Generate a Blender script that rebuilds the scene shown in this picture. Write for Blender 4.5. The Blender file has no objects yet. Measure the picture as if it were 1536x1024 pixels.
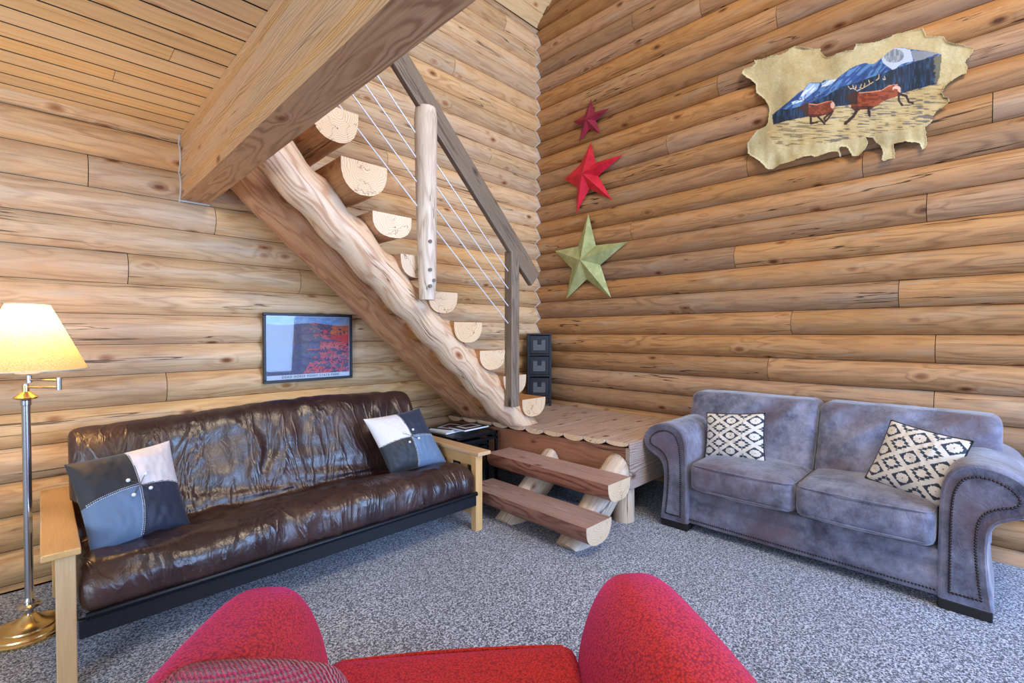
import bpy, math, random
import numpy as np
from mathutils import Vector, Matrix, noise as mn
random.seed(7)
D = bpy.data
SC = bpy.context.scene
COL = SC.collection
pi = math.pi
# ---------------------------------------------------------------- camera
F = 708.; HC = 1.4; PIT = math.atan(12/708.)
CAM = np.array([-4.195, -3.768, HC])
FW = np.array([math.cos(PIT)/2**.5, math.cos(PIT)/2**.5, -math.sin(PIT)])
RT = np.array([1, -1, 0])/2**.5
UP = np.cross(RT, FW)
cd = D.cameras.new('camera'); cam = D.objects.new('camera', cd); COL.objects.link(cam)
cd.sensor_width = 36; cd.lens = F*36/1536; cd.clip_start = .02
cam.matrix_world = Matrix(((RT[0], UP[0], -FW[0], CAM[0]), (RT[1], UP[1], -FW[1], CAM[1]), (RT[2], UP[2], -FW[2], CAM[2]), (0, 0, 0, 1)))
SC.camera = cam
# ---------------------------------------------------------------- exposure, sky, lights
SC.view_settings.view_transform = 'Standard'; SC.view_settings.look = 'None'
SC.view_settings.gamma = 1; SC.view_settings.use_curve_mapping = False
SC.view_settings.exposure = 0.0
W = D.worlds.new('world'); SC.world = W; W.use_nodes = True
W.node_tree.nodes['Background'].inputs[0].default_value = (.80, .90, 1.0, 1)
W.node_tree.nodes['Background'].inputs[1].default_value = .55
def area(name, loc, tgt, sx, sy, power, col):
    l = D.lights.new(name, 'AREA'); l.shape = 'RECTANGLE'; l.size = sx; l.size_y = sy; l.energy = power; l.color = col
    o = D.objects.new(name, l); COL.objects.link(o); o.location = loc
    o.rotation_euler = (Vector(tgt)-Vector(loc)).to_track_quat('-Z', 'Y').to_euler(); return o
area('window_daylight', (-1.6, -7.6, 1.8), (-2.2, -.5, .2), 3.0, 2.6, 420, (.36, .58, 1.0))
area('added_side_fill', (-8.0, -4.6, 1.9), (-3.6, -1.6, 2.6), 2.6, 2.0, 190, (.66, .80, 1.0))  # unseen side light, added and aimed upward to brighten the loft underside
area('ceiling_lamp_light', (-2.6, -4.6, 4.7), (-1.2, -1.0, 1.8), 1.2, 1.2, 120, (1.0, .80, .58))
def point(name, loc, power, col, rad):
    l = D.lights.new(name, 'POINT'); l.energy = power; l.color = col; l.shadow_soft_size = rad
    o = D.objects.new(name, l); COL.objects.link(o); o.location = loc; return o
point('lamp_bulb_light', (-4.13, -.63, 1.38), 17, (1.0, .66, .30), .035)

def on(u, v, ax, val):
    d = FW+RT*(u-768)/F+UP*(512-v)/F
    return CAM+d*((val-CAM[ax])/d[ax])
def prj(P):
    d = np.asarray(P)-CAM; z = d@FW
    return 768+F*(d@RT)/z, 512-F*(d@UP)/z
def srgb(r, g, b):
    f = lambda c: (c/255/12.92) if c/255 <= .04045 else ((c/255+.055)/1.055)**2.4
    return (f(r), f(g), f(b))

# ---------------------------------------------------------------- materials
class NT:
    def __init__(s, name):
        s.m = D.materials.new(name); s.m.use_nodes = True; s.t = s.m.node_tree
        s.b = s.t.nodes['Principled BSDF']; s.out = s.t.nodes['Material Output']
    def n(s, ty, **kw):
        x = s.t.nodes.new(ty)
        for k, v in kw.items():
            if k.startswith('i_'):
                s.inp(x, int(k[2:]) if k[2:].isdigit() else k[2:].replace('_', ' '), v)
            else: setattr(x, k, v)
        return x
    def inp(s, x, key, v):
        sock = x.inputs[key]
        if isinstance(v, bpy.types.NodeSocket): s.t.links.new(v, sock)
        else: sock.default_value = (tuple(v)+(1,) if isinstance(v, (tuple, list)) and len(v) == 3 and sock.type == 'RGBA' else v)
    def math(s, op, a, b=0., c=0.):
        x = s.n('ShaderNodeMath', operation=op); s.inp(x, 0, a); s.inp(x, 1, b)
        if op in ('MULTIPLY_ADD', 'COMPARE', 'SMOOTH_MIN'): s.inp(x, 2, c)
        return x.outputs[0]
    def ramp(s, v, lo, hi, a=0., b=1.):
        x = s.n('ShaderNodeMapRange'); s.inp(x, 0, v); s.inp(x, 1, lo); s.inp(x, 2, hi); s.inp(x, 3, a); s.inp(x, 4, b); return x.outputs[0]
    def mix(s, f, a, b, mode='MIX'):
        x = s.n('ShaderNodeMix', data_type='RGBA', blend_type=mode)
        s.inp(x, 0, f); s.inp(x, 6, a); s.inp(x, 7, b); return x.outputs[2]
    def attr(s, nm): return s.n('ShaderNodeAttribute', attribute_name=nm)
    def scale(s, v, sc):
        x = s.n('ShaderNodeVectorMath', operation='MULTIPLY'); s.inp(x, 0, v); s.inp(x, 1, sc); return x.outputs[0]
    def noise(s, v, scale=1., detail=2., rough=.5, dist=0.):
        x = s.n('ShaderNodeTexNoise'); s.inp(x, 'Vector', v); s.inp(x, 'Scale', scale); s.inp(x, 'Detail', detail); s.inp(x, 'Roughness', rough); s.inp(x, 'Distortion', dist)
        return x.outputs[0]
    def bump(s, h, strength=.3, dist=.01, nrm=None):
        x = s.n('ShaderNodeBump'); s.inp(x, 'Height', h); x.inputs['Strength'].default_value = strength; x.inputs['Distance'].default_value = dist
        if nrm: s.inp(x, 'Normal', nrm)
        s.t.links.new(x.outputs[0], s.b.inputs['Normal']); return x.outputs[0]
    def set(s, **kw):
        for k, v in kw.items(): s.inp(s.b, k.replace('_', ' '), v)

def wood(name, A, B, K=None, rough=.5, ring=.010, rs=.55, knots=1., cracks=1., var=.22, stain=None, coat=0.):
    t = NT(name); gc = t.attr('gc').outputs['Vector']; rnd = t.attr('rnd').outputs['Fac']
    K = K or tuple(x*.25 for x in B)
    vo = t.n('ShaderNodeTexVoronoi', feature='F1'); t.inp(vo, 'Vector', t.scale(gc, (3.6, 7., 7.))); vo.inputs['Scale'].default_value = 1.
    sc3 = t.n('ShaderNodeSeparateColor'); t.inp(sc3, 0, vo.outputs['Color'])
    kd = t.math('ADD', vo.outputs['Distance'], t.math('GREATER_THAN', sc3.outputs[0], .55))
    n1 = t.noise(t.scale(gc, (1.1, 7, 7)), 1., 2.)
    sep = t.n('ShaderNodeSeparateXYZ'); t.inp(sep, 0, gc)
    r = t.math('SQRT', t.math('ADD', t.math('MULTIPLY', sep.outputs[1], sep.outputs[1]), t.math('MULTIPLY', sep.outputs[2], sep.outputs[2])))
    kw = t.ramp(kd, .0, .34, .022*knots, 0.)
    rr = t.math('ADD', t.math('MULTIPLY_ADD', n1, .11, r), kw)
    s1 = t.math('SINE', t.math('MULTIPLY', rr, 2*pi/ring))
    g = t.math('POWER', t.math('MULTIPLY_ADD', s1, .5, .5), 2.2)
    fib = t.noise(t.scale(gc, (9, 230, 230)), 1., 2.)
    big = t.noise(t.scale(gc, (.7, 5, 5)), 1.3, 3.)
    mask = t.ramp(t.noise(t.scale(gc, (1.3, 4, 4)), 1., 1.), .35, .65, .4, 1.)
    f = t.math('ADD', t.math('MULTIPLY', t.math('MULTIPLY', g, rs), mask), t.math('MULTIPLY', t.ramp(fib, .3, .7), .42))
    c = t.mix(f, A, B)
    c = t.mix(t.ramp(big, .5, .75, 0., .7), c, tuple(x*y for x, y in zip(A, (.86, .72, .58))))
    if stain: c = t.mix(t.ramp(t.noise(t.scale(gc, (.9, 6, 6)), 1.7, 4.), .55, .72, 0., .55), c, stain)
    v = t.math('MULTIPLY_ADD', rnd, var*2, 1-var)
    hsv = t.n('ShaderNodeHueSaturation'); t.inp(hsv, 'Color', c); t.inp(hsv, 'Value', v)
    t.inp(hsv, 'Saturation', t.math('MULTIPLY_ADD', t.math('FRACT', t.math('MULTIPLY', rnd, 7.31)), 0.22, .80))
    c = hsv.outputs[0]
    h = t.math('MULTIPLY', f, -.35)
    if knots:
        c = t.mix(t.ramp(kd, .10*knots, .20*knots, .75, 0.), c, tuple(x*y for x, y in zip(B, (.8, .52, .36))))
        kr = t.math('MULTIPLY_ADD', t.math('SINE', t.math('MULTIPLY', kd, 190.)), .25, .75)
        c = t.mix(t.math('MULTIPLY', t.ramp(kd, .06*knots, .105*knots, .95, 0.), kr), c, K)
    if cracks:
        cn = t.noise(t.scale(gc, (.30, 9, 9)), 1., 4., .5)
        cm = t.ramp(t.noise(t.scale(gc, (.7, 3, 3)), 1., 1.), .47, .53)
        cr = t.math('MULTIPLY', t.ramp(t.math('ABSOLUTE', t.math('SUBTRACT', cn, .5)), .0022, .0055, 1., 0.), cm)
        c = t.mix(t.math('MULTIPLY', cr, .85*cracks), c, tuple(x*.22 for x in B))
        h = t.math('SUBTRACT', h, t.math('MULTIPLY', cr, 2.5))
    if cracks:
        c2 = t.noise(t.scale(gc, (2.2, 70, 70)), 1., 2., .5); m2 = t.ramp(c2, .66, .70, 0., .55)
        c = t.mix(t.math('MULTIPLY', m2, t.ramp(big, .4, .6)), c, tuple(x*.45 for x in B))
    t.set(Base_Color=c, Roughness=rough)
    if coat: t.b.inputs['Coat Weight'].default_value = coat; t.b.inputs['Coat Roughness'].default_value = .25
    t.bump(h, .55, .003)
    return t.m

def plain(name, col, rough=.5, metal=0., bump=0., bs=200., spec=None):
    t = NT(name); t.set(Base_Color=col, Roughness=rough, Metallic=metal)
    if bump:
        tc = t.n('ShaderNodeTexCoord'); t.bump(t.noise(tc.outputs['Object'], bs, 3.), bump, .002)
    return t.m

M = {}
M['log_left'] = wood('pale_pine_log', srgb(226, 190, 138), srgb(176, 128, 80), srgb(84, 46, 28), rs=.5, ring=.013, var=.16, stain=srgb(205, 190, 165))
M['log_right'] = wood('honey_pine_log', srgb(182, 136, 86), srgb(128, 86, 48), srgb(58, 32, 18), rs=.55, ring=.013, var=.19, cracks=1.15, stain=srgb(170, 150, 125))
M['stair'] = wood('peeled_stair_log', srgb(240, 205, 160), srgb(196, 140, 88), srgb(110, 60, 35), rs=.85, ring=.013, var=.05, stain=srgb(200, 145, 110), coat=.15)
M['stairbrown'] = wood('brown_stair_log', srgb(218, 168, 120), srgb(168, 110, 72), srgb(85, 45, 28), rs=.75, ring=.013, var=.05, stain=srgb(170, 105, 80), coat=.15)
M['tread'] = wood('tread_bark_side', srgb(196, 140, 78), srgb(150, 96, 48), rs=.5, ring=.01, var=.12)
M['endgrain'] = wood('cut_log_end', srgb(240, 212, 172), srgb(198, 158, 116), rs=.75, ring=.012, knots=0, cracks=1., var=.08)
M['beam'] = wood('planed_fir_beam', srgb(222, 178, 124), srgb(170, 120, 72), rs=.8, ring=.011, var=.05, cracks=.8)
M['ceil'] = wood('ceiling_board', srgb(250, 222, 170), srgb(222, 178, 122), rs=.5, ring=.02, var=.06, cracks=.4)
M['deck'] = wood('worn_deck_board', srgb(204, 178, 162), srgb(134, 104, 90), rs=.75, ring=.016, var=.14, stain=srgb(190, 175, 170))
M['skirt'] = wood('red_brown_board', srgb(170, 112, 78), srgb(128, 76, 50), rs=.5, ring=.02, var=.06, knots=.8)
M['step'] = wood('worn_step_top', srgb(190, 156, 146), srgb(136, 96, 86), rs=.8, ring=.013, var=.07, stain=srgb(165, 140, 135))
M['stepside'] = wood('red_step_side', srgb(176, 116, 88), srgb(112, 58, 42), rs=.9, ring=.012, var=.05)
M['greywood'] = wood('weathered_grey_wood', srgb(138, 122, 104), srgb(82, 70, 58), rs=.6, ring=.012, var=.05, cracks=.6)
M['post'] = wood('bare_post_wood', srgb(224, 204, 180), srgb(172, 146, 120), rs=.55, ring=.013, var=.05, stain=srgb(185, 165, 165))
M['futonwood'] = wood('lacquered_futon_wood', srgb(226, 184, 120), srgb(200, 148, 84), rs=.3, ring=.02, var=.04, knots=0, cracks=0, rough=.3, coat=.4)
M['chink_and_highlight'] = plain('pale_caulk_and_highlight', srgb(205, 205, 205), .8)
M['gap'] = plain('dark_gap', srgb(45, 32, 22), .9)
M['blackmetal'] = plain('black_metal', srgb(26, 30, 38), .35, .6)
M['blackpaint'] = plain('black_paint', srgb(22, 26, 34), .42, 0, .2, 60)
M['brass'] = plain('polished_brass', srgb(236, 208, 150), .24, 1.)
M['chrome'] = plain('brushed_nickel', srgb(190, 190, 195), .2, 1.)
M['ivory'] = plain('ivory_plastic', srgb(240, 230, 200), .4)
M['cable'] = plain('steel_cable', srgb(238, 240, 245), .35, .3)
M['nail'] = plain('dark_nailhead', srgb(70, 62, 60), .25, 1.)
M['woven'] = plain('grey_woven_cane', srgb(120, 124, 128), .7)
M['darkfoot'] = plain('dark_foot', srgb(28, 22, 22), .5)
M['white'] = plain('white_paper', srgb(232, 236, 242), .5)
M['silver'] = plain('silver_bolt', srgb(150, 145, 140), .3, 1.)
M['cord'] = plain('clear_cord', srgb(190, 170, 130), .5)

def leather():
    t = NT('dark_brown_leather'); tc = t.n('ShaderNodeTexCoord').outputs['Object']
    n = t.noise(tc, 3.5, 4., .6); c = t.mix(t.ramp(n, .4, .65), srgb(40, 25, 29), srgb(66, 42, 38))
    sc = t.ramp(t.noise(t.scale(tc, (60, 25, 60)), 1., 4., .7, 2.), .60, .70, 0., .35)
    c = t.mix(sc, c, srgb(140, 110, 90))
    t.set(Base_Color=c, Roughness=t.ramp(n, .3, .7, .27, .40)); t.b.inputs['Specular IOR Level'].default_value = .8
    b1 = t.bump(t.noise(tc, 420, 2.), .12, .001)
    rn_ = t.noise(t.scale(tc, (5, 2.2, 1.5)), 1., 3., .5, 1.3)
    rg = t.math('POWER', t.ramp(t.math('ABSOLUTE', t.math('SUBTRACT', rn_, .5)), 0., .07, 1., 0.), 1.4)
    b2 = t.bump(rg, .24, .016, b1)
    t.bump(t.noise(t.scale(tc, (22, 9, 14)), 1., 4., .6, 1.5), .30, .010, b2)
    return t.m
M['leather'] = leather()
def suede():
    t = NT('blue_grey_suede'); tc = t.n('ShaderNodeTexCoord').outputs['Object']
    n = t.noise(tc, 5., 8., .74); n2 = t.noise(tc, 2.3, 3., .5)
    c = t.mix(t.ramp(n, .33, .68), srgb(60, 60, 80), srgb(148, 150, 174))
    c = t.mix(t.ramp(n2, .48, .66, 0., .8), c, srgb(98, 82, 92))
    t.set(Base_Color=c, Roughness=.75); t.b.inputs['Sheen Weight'].default_value = .5; t.b.inputs['Sheen Roughness'].default_value = .4
    b1 = t.bump(t.noise(tc, 260, 2.), .10, .001)
    t.bump(t.noise(t.scale(tc, (12, 10, 7)), 1., 5., .65, 1.6), .5, .014, b1)
    return t.m
M['suede'] = suede()
def redcloth():
    t = NT('red_woven_cloth'); tc = t.n('ShaderNodeTexCoord').outputs['Object']
    vo = t.n('ShaderNodeTexVoronoi', feature='F1'); t.inp(vo, 'Vector', t.scale(tc, (1, 1, 1))); vo.inputs['Scale'].default_value = 170.
    c = t.mix(t.ramp(vo.outputs['Distance'], .2, .8), srgb(216, 54, 28), srgb(140, 24, 10))
    t.set(Base_Color=c, Roughness=.85); t.b.inputs['Sheen Weight'].default_value = .55
    t.b.inputs['Sheen Tint'].default_value = (*srgb(255, 90, 190), 1); t.b.inputs['Sheen Roughness'].default_value = .5  # pink tint paints in the sheen of cool window light on the cloth
    t.bump(t.math('MULTIPLY', vo.outputs['Distance'], -1.), .5, .004)
    return t.m
M['red'] = redcloth()
def knit():
    t = NT('pink_knit'); tc = t.n('ShaderNodeTexCoord').outputs['Object']
    w = t.n('ShaderNodeTexWave', wave_type='BANDS', bands_direction='X'); t.inp(w, 'Vector', tc); w.inputs['Scale'].default_value = 42.; w.inputs['Distortion'].default_value = 3.; w.inputs['Detail Scale'].default_value = 3.
    w2 = t.n('ShaderNodeTexWave', wave_type='BANDS', bands_direction='Z'); t.inp(w2, 'Vector', tc); w2.inputs['Scale'].default_value = 66.; w2.inputs['Distortion'].default_value = 1.
    h = t.math('ADD', w.outputs['Fac'], t.math('MULTIPLY', w2.outputs['Fac'], .6))
    t.set(Base_Color=t.mix(t.ramp(h, .2, 1.4), srgb(150, 20, 60), srgb(232, 50, 100)), Roughness=.9)
    t.b.inputs['Sheen Weight'].default_value = .4
    t.bump(h, .9, .012); return t.m
M['knit'] = knit()
def carpet():
    t = NT('speckled_grey_carpet'); tc = t.n('ShaderNodeTexCoord').outputs['Object']
    cv = t.n('ShaderNodeTexVoronoi', feature='F1'); t.inp(cv, 'Vector', tc); cv.inputs['Scale'].default_value = 150.
    cs_ = t.n('ShaderNodeSeparateColor'); t.inp(cs_, 0, cv.outputs['Color'])
    n = t.math('MULTIPLY_ADD', cs_.outputs[0], .22, t.math('MULTIPLY', t.noise(tc, 95., 3., .75), .78)); n2 = t.noise(tc, 1.6, 3., .6); n3 = t.noise(tc, 260., 1., .5)
    v = t.math('MULTIPLY_ADD', n3, .3, t.math('MULTIPLY', n, .85))
    cr = t.n('ShaderNodeValToRGB'); t.inp(cr, 0, v); e = cr.color_ramp.elements
    e[0].position = .50; e[0].color = (*srgb(46, 52, 70), 1); e[1].position = .66; e[1].color = (*srgb(230, 238, 254), 1)
    x = cr.color_ramp.elements.new(.575); x.color = (*srgb(138, 146, 172), 1)
    c = t.mix(t.ramp(n2, .35, .65, 0., .35), cr.outputs[0], t.mix(.5, cr.outputs[0], srgb(70, 68, 78)))
    t.set(Base_Color=c, Roughness=.95); t.b.inputs['Sheen Weight'].default_value = .25
    t.bump(v, 1., .012); return t.m
M['carpet'] = carpet()
def vcol(name, rough=.7, bump=.2, bs=300., sheen=0.):
    t = NT(name); t.set(Base_Color=t.attr('Col').outputs['Color'], Roughness=rough)
    tc = t.n('ShaderNodeTexCoord').outputs['Object']
    if bump: t.bump(t.noise(tc, bs, 3.), bump, .002)
    t.b.inputs['Sheen Weight'].default_value = sheen
    return t.m
M['kilim'] = vcol('kilim_weave', .85, .4, 350., .2)
M['hide'] = vcol('painted_rawhide', .65, .35, 14.)
M['print'] = vcol('printed_poster', .5, 0)
M['quilt'] = vcol('satin_patchwork', .55, .25, 24., .25)
def shade():
    t = NT('lamp_shade_cloth'); tc = t.n('ShaderNodeTexCoord').outputs['Object']
    n = t.noise(tc, 230., 3., .7); c = t.mix(t.ramp(n, .35, .65), srgb(196, 170, 120), srgb(232, 212, 168))
    tr = t.n('ShaderNodeBsdfTranslucent'); t.inp(tr, 0, c)
    df = t.n('ShaderNodeBsdfDiffuse'); t.inp(df, 0, c)
    mx = t.n('ShaderNodeMixShader'); mx.inputs[0].default_value = .36
    t.t.links.new(df.outputs[0], mx.inputs[1]); t.t.links.new(tr.outputs[0], mx.inputs[2]); t.t.links.new(mx.outputs[0], t.out.inputs[0])
    return t.m
M['shade'] = shade()
def metalpaint(name, a, b, rough=.5):
    t = NT(name); tc = t.n('ShaderNodeTexCoord').outputs['Object']
    t.set(Base_Color=t.mix(t.ramp(t.noise(tc, 9., 4., .6), .35, .65), a, b), Roughness=rough); t.b.inputs['Metallic'].default_value = .15
    return t.m
M['stargreen'] = metalpaint('sage_green_tin', srgb(150, 160, 108), srgb(184, 192, 138))
M['starred'] = metalpaint('bright_red_tin', srgb(190, 16, 44), srgb(222, 36, 66))
M['starplum'] = metalpaint('plum_red_tin', srgb(120, 20, 48), srgb(156, 36, 70))
def glass():
    t = NT('picture_glass'); gl = t.n('ShaderNodeBsdfGlossy'); gl.inputs['Roughness'].default_value = .03
    tr = t.n('ShaderNodeBsdfTransparent'); fr = t.n('ShaderNodeFresnel'); fr.inputs[0].default_value = 1.6
    mx = t.n('ShaderNodeMixShader'); t.t.links.new(fr.outputs[0], mx.inputs[0])
    t.t.links.new(tr.outputs[0], mx.inputs[1]); t.t.links.new(gl.outputs[0], mx.inputs[2]); t.t.links.new(mx.outputs[0], t.out.inputs[0])
    return t.m
M['glass'] = glass()

# ---------------------------------------------------------------- mesh building
class MB:
    def __init__(s): s.v = []; s.f = []; s.g = []; s.r = []; s.mi = []; s.c = []
    def add(s, vs, fs, gs=None, rnd=None, mi=0, cols=None):
        b = len(s.v); s.v += [tuple(map(float, x)) for x in vs]
        off = Vector((random.random()*40, 0, 0)); rnd = random.random() if rnd is None else rnd
        gs = gs if gs is not None else [Vector(x) for x in vs]
        s.g += [tuple(Vector(x)+off) for x in gs]; s.r += [rnd]*len(vs)
        s.c += list(cols) if cols is not None else [(1, 1, 1)]*len(vs)
        for i, f in enumerate(fs):
            s.f.append([b+j for j in f]); s.mi.append(mi[i] if isinstance(mi, list) else mi)
        return s
    def box(s, lo, hi, grain=0, rot=None, pivot=None, rnd=None, mi=0, goff=None):
        lo = Vector(lo); hi = Vector(hi)
        vs = [Vector((x, y, z)) for x in (lo.x, hi.x) for y in (lo.y, hi.y) for z in (lo.z, hi.z)]
        c = (lo+hi)/2; q = goff or (random.uniform(-.02, .02), random.uniform(.05, .2))
        gs = []
        for v in vs:
            d = v-c; o = [a for a in (0, 1, 2) if a != grain]; gs.append(Vector((d[grain], d[o[0]]+q[0], d[o[1]]+q[1])))
        if rot is not None:
            pv = Vector(pivot) if pivot is not None else c
            vs = [rot@(v-pv)+pv for v in vs]
        s.add(vs, [(0, 1, 3, 2), (4, 6, 7, 5), (0, 4, 5, 1), (2, 3, 7, 6), (0, 2, 6, 4), (1, 5, 7, 3)], gs, rnd, mi); return s
    def obox(s, a, b, w, h, up=(0, 0, 1), rnd=None, mi=0):
        a = Vector(a); b = Vector(b); d = (b-a); L = d.length; d.normalize(); up = Vector(up)
        sd = d.cross(up).normalized(); u2 = sd.cross(d).normalized(); q = (random.uniform(-.02, .02), random.uniform(.05, .2))
        vs = []; gs = []
        for x in (0, L):
            for y in (-w/2, w/2):
                for z in (-h/2, h/2): vs.append(a+d*x+sd*y+u2*z); gs.append(Vector((x, y+q[0], z+q[1])))
        s.add(vs, [(0, 1, 3, 2), (4, 6, 7, 5), (0, 4, 5, 1), (2, 3, 7, 6), (0, 2, 6, 4), (1, 5, 7, 3)], gs, rnd, mi); return s
    def tube(s, pts, rad, n=16, caps=True, up=(0, 0, 1), prof=None, rnd=None, mi=0, capmi=None, wob=0., seed=0.):
        pts = [Vector(p) for p in pts]; m = len(pts); rad = rad if isinstance(rad, (list, tuple)) else [rad]*m
        vs = []; gs = []; L = 0; upv = Vector(up)
        for i, p in enumerate(pts):
            d = (pts[min(i+1, m-1)]-pts[max(i-1, 0)]).normalized()
            if i: L += (p-pts[i-1]).length
            sd = d.cross(upv)
            if sd.length < 1e-4: sd = d.cross(Vector((0, 1, 0)))
            sd.normalize(); u2 = sd.cross(d).normalized()
            for k in range(n):
                if prof: a, b = prof[k]
                else: a, b = math.cos(2*pi*k/n), math.sin(2*pi*k/n)
                r = rad[i]
                if wob: r *= 1+wob*mn.noise(Vector((L*2.2+seed, a*1.1, b*1.1)))
                vs.append(p+sd*a*r+u2*b*r); gs.append(Vector((L, a*r, b*r)))
        fs = []; mis = []
        for i in range(m-1):
            for k in range(n):
                fs.append((i*n+k, i*n+(k+1) % n, (i+1)*n+(k+1) % n, (i+1)*n+k)); mis.append(mi)
        if caps:
            cm = mi if capmi is None else capmi
            # separate cap vertices so the end grain shades flat
            for i, rev in ((0, True), (m-1, False)):
                b = len(vs); vs += vs[i*n:(i+1)*n]; gs += gs[i*n:(i+1)*n]
                f = list(range(b, b+n)); fs.append(f[::-1] if rev else f); mis.append(cm)
        s.add(vs, fs, gs, rnd, mis); return s
    def lathe(s, prof, c, n=32, mi=0):
        vs = []; fs = []; c = Vector(c)
        for r, z in prof:
            for k in range(n): vs.append(c+Vector((r*math.cos(2*pi*k/n), r*math.sin(2*pi*k/n), z)))
        for i in range(len(prof)-1):
            for k in range(n): fs.append((i*n+k, i*n+(k+1) % n, (i+1)*n+(k+1) % n, (i+1)*n+k))
        s.add(vs, fs, mi=mi); return s
    def grid(s, fn, nu, nv, colfn=None, closeu=False, mi=0):
        vs = []; cols = []
        for j in range(nv):
            for i in range(nu):
                vs.append(fn(i/(nu if closeu else nu-1), j/(nv-1)))
                if colfn: cols.append(colfn(i/(nu-1), j/(nv-1)))
        fs = []
        for j in range(nv-1):
            for i in range(nu if closeu else nu-1):
                a = j*nu+i; b = j*nu+(i+1) % nu; fs.append((a, b, b+nu, a+nu))
        s.add(vs, fs, cols=cols if colfn else None, mi=mi); return s
    def build(s, name, mats, parent=None, smooth=True, bevel=0., loc=(0, 0, 0), autosm=35, sub=0):
        me = D.meshes.new(name); loc = Vector(loc)
        me.from_pydata([tuple(Vector(v)-loc) for v in s.v], [], s.f)
        a = me.attributes.new('gc', 'FLOAT_VECTOR', 'POINT'); a.data.foreach_set('vector', np.array(s.g, dtype=np.float32).ravel())
        a = me.attributes.new('rnd', 'FLOAT', 'POINT'); a.data.foreach_set('value', np.array(s.r, dtype=np.float32))
        if any(c != (1, 1, 1) for c in s.c[:2000:7]):
            a = me.attributes.new('Col', 'FLOAT_COLOR', 'POINT'); cc = np.ones((len(s.c), 4), dtype=np.float32); cc[:, :3] = s.c
            a.data.foreach_set('color', cc.ravel())
        for m_ in (mats if isinstance(mats, (list, tuple)) else [mats]): me.materials.append(m_ if not isinstance(m_, str) else M[m_])
        me.polygons.foreach_set('material_index', s.mi)
        me.polygons.foreach_set('use_smooth', [smooth]*len(s.f)); me.validate(); me.update()
        if smooth and autosm: me.set_sharp_from_angle(angle=math.radians(autosm))
        o = D.objects.new(name, me); COL.objects.link(o); o.location = loc
        if parent is not None:
            o.parent = parent; o.location = loc-world_loc(parent)
        if bevel:
            b = o.modifiers.new('bevel', 'BEVEL'); b.width = bevel; b.segments = 2; b.limit_method = 'ANGLE'; b.angle_limit = math.radians(40)
            b.harden_normals = False
        if sub: q = o.modifiers.new('sub', 'SUBSURF'); q.levels = sub; q.render_levels = sub
        return o
def world_loc(o):
    v = Vector(o.location)
    while o.parent: o = o.parent; v += Vector(o.location)
    return v
def thing(name, label, cat, loc, group=None):
    o = D.objects.new(name, None); COL.objects.link(o); o.location = loc; o.empty_display_size = .1
    o['label'] = label; o['category'] = cat
    if group: o['group'] = group
    return o
def tag(o, label, cat, group=None):
    o['label'] = label; o['category'] = cat
    if group: o['group'] = group
    return o
def struct(o): o['kind'] = 'structure'; return o
def pad(half, r, n=14, puff=(0, 0, 0), fn=None):
    """rounded box: returns verts, faces; puff bulges each pair of faces"""
    hx, hy, hz = half; vs = []; idx = {}; fs = []
    def vert(i, j, k):
        key = (i, j, k)
        if key in idx: return idx[key]
        u = [2*i/n-1, 2*j/n-1, 2*k/n-1]
        # pull samples towards edges so the rounding gets enough points
        u = [math.copysign(abs(a)**.7, a) for a in u]
        p = Vector((u[0]*hx, u[1]*hy, u[2]*hz))
        q = Vector([max(-(h-r), min(h-r, a)) for a, h in zip(p, half)])
        d = p-q
        if d.length > 1e-9: p = q+d.normalized()*r
        a, b, c = p.x/hx, p.y/hy, p.z/hz
        p.x += a*puff[0]*(1-b*b)*(1-c*c); p.y += b*puff[1]*(1-a*a)*(1-c*c); p.z += c*puff[2]*(1-a*a)*(1-b*b)
        if fn: p = fn(p, (a, b, c))
        idx[key] = len(vs); vs.append(p); return idx[key]
    for i in range(n):
        for j in range(n):
            fs.append((vert(i, j, 0), vert(i, j+1, 0), vert(i+1, j+1, 0), vert(i+1, j, 0)))
            fs.append((vert(i, j, n), vert(i+1, j, n), vert(i+1, j+1, n), vert(i, j+1, n)))
            fs.append((vert(i, 0, j), vert(i+1, 0, j), vert(i+1, 0, j+1), vert(i, 0, j+1)))
            fs.append((vert(i, n, j), vert(i, n, j+1), vert(i+1, n, j+1), vert(i+1, n, j)))
            fs.append((vert(0, i, j), vert(0, i, j+1), vert(0, i+1, j+1), vert(0, i+1, j)))
            fs.append((vert(n, i, j), vert(n, i+1, j), vert(n, i+1, j+1), vert(n, i, j+1)))
    return vs, fs
def cut(o, co, no, mi=1):
    import bmesh
    bm = bmesh.new(); bm.from_mesh(o.data)
    q = bmesh.ops.bisect_plane(bm, geom=bm.verts[:]+bm.edges[:]+bm.faces[:], plane_co=co, plane_no=no, clear_outer=True)
    ed = [e for e in q['geom_cut'] if isinstance(e, bmesh.types.BMEdge)]
    f = bmesh.ops.holes_fill(bm, edges=ed, sides=0)
    for x in f['faces']: x.material_index = mi; x.smooth = False
    bm.to_mesh(o.data); bm.free()
def chaikin(P, it=2, closed=True):
    for _ in range(it):
        Q = []; m = len(P)
        for i in range(m if closed else m-1):
            a = np.array(P[i]); b = np.array(P[(i+1) % m]); Q += [a*.75+b*.25, a*.25+b*.75]
        if not closed: Q = [np.array(P[0])]+Q+[np.array(P[-1])]
        P = Q
    return P

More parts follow.
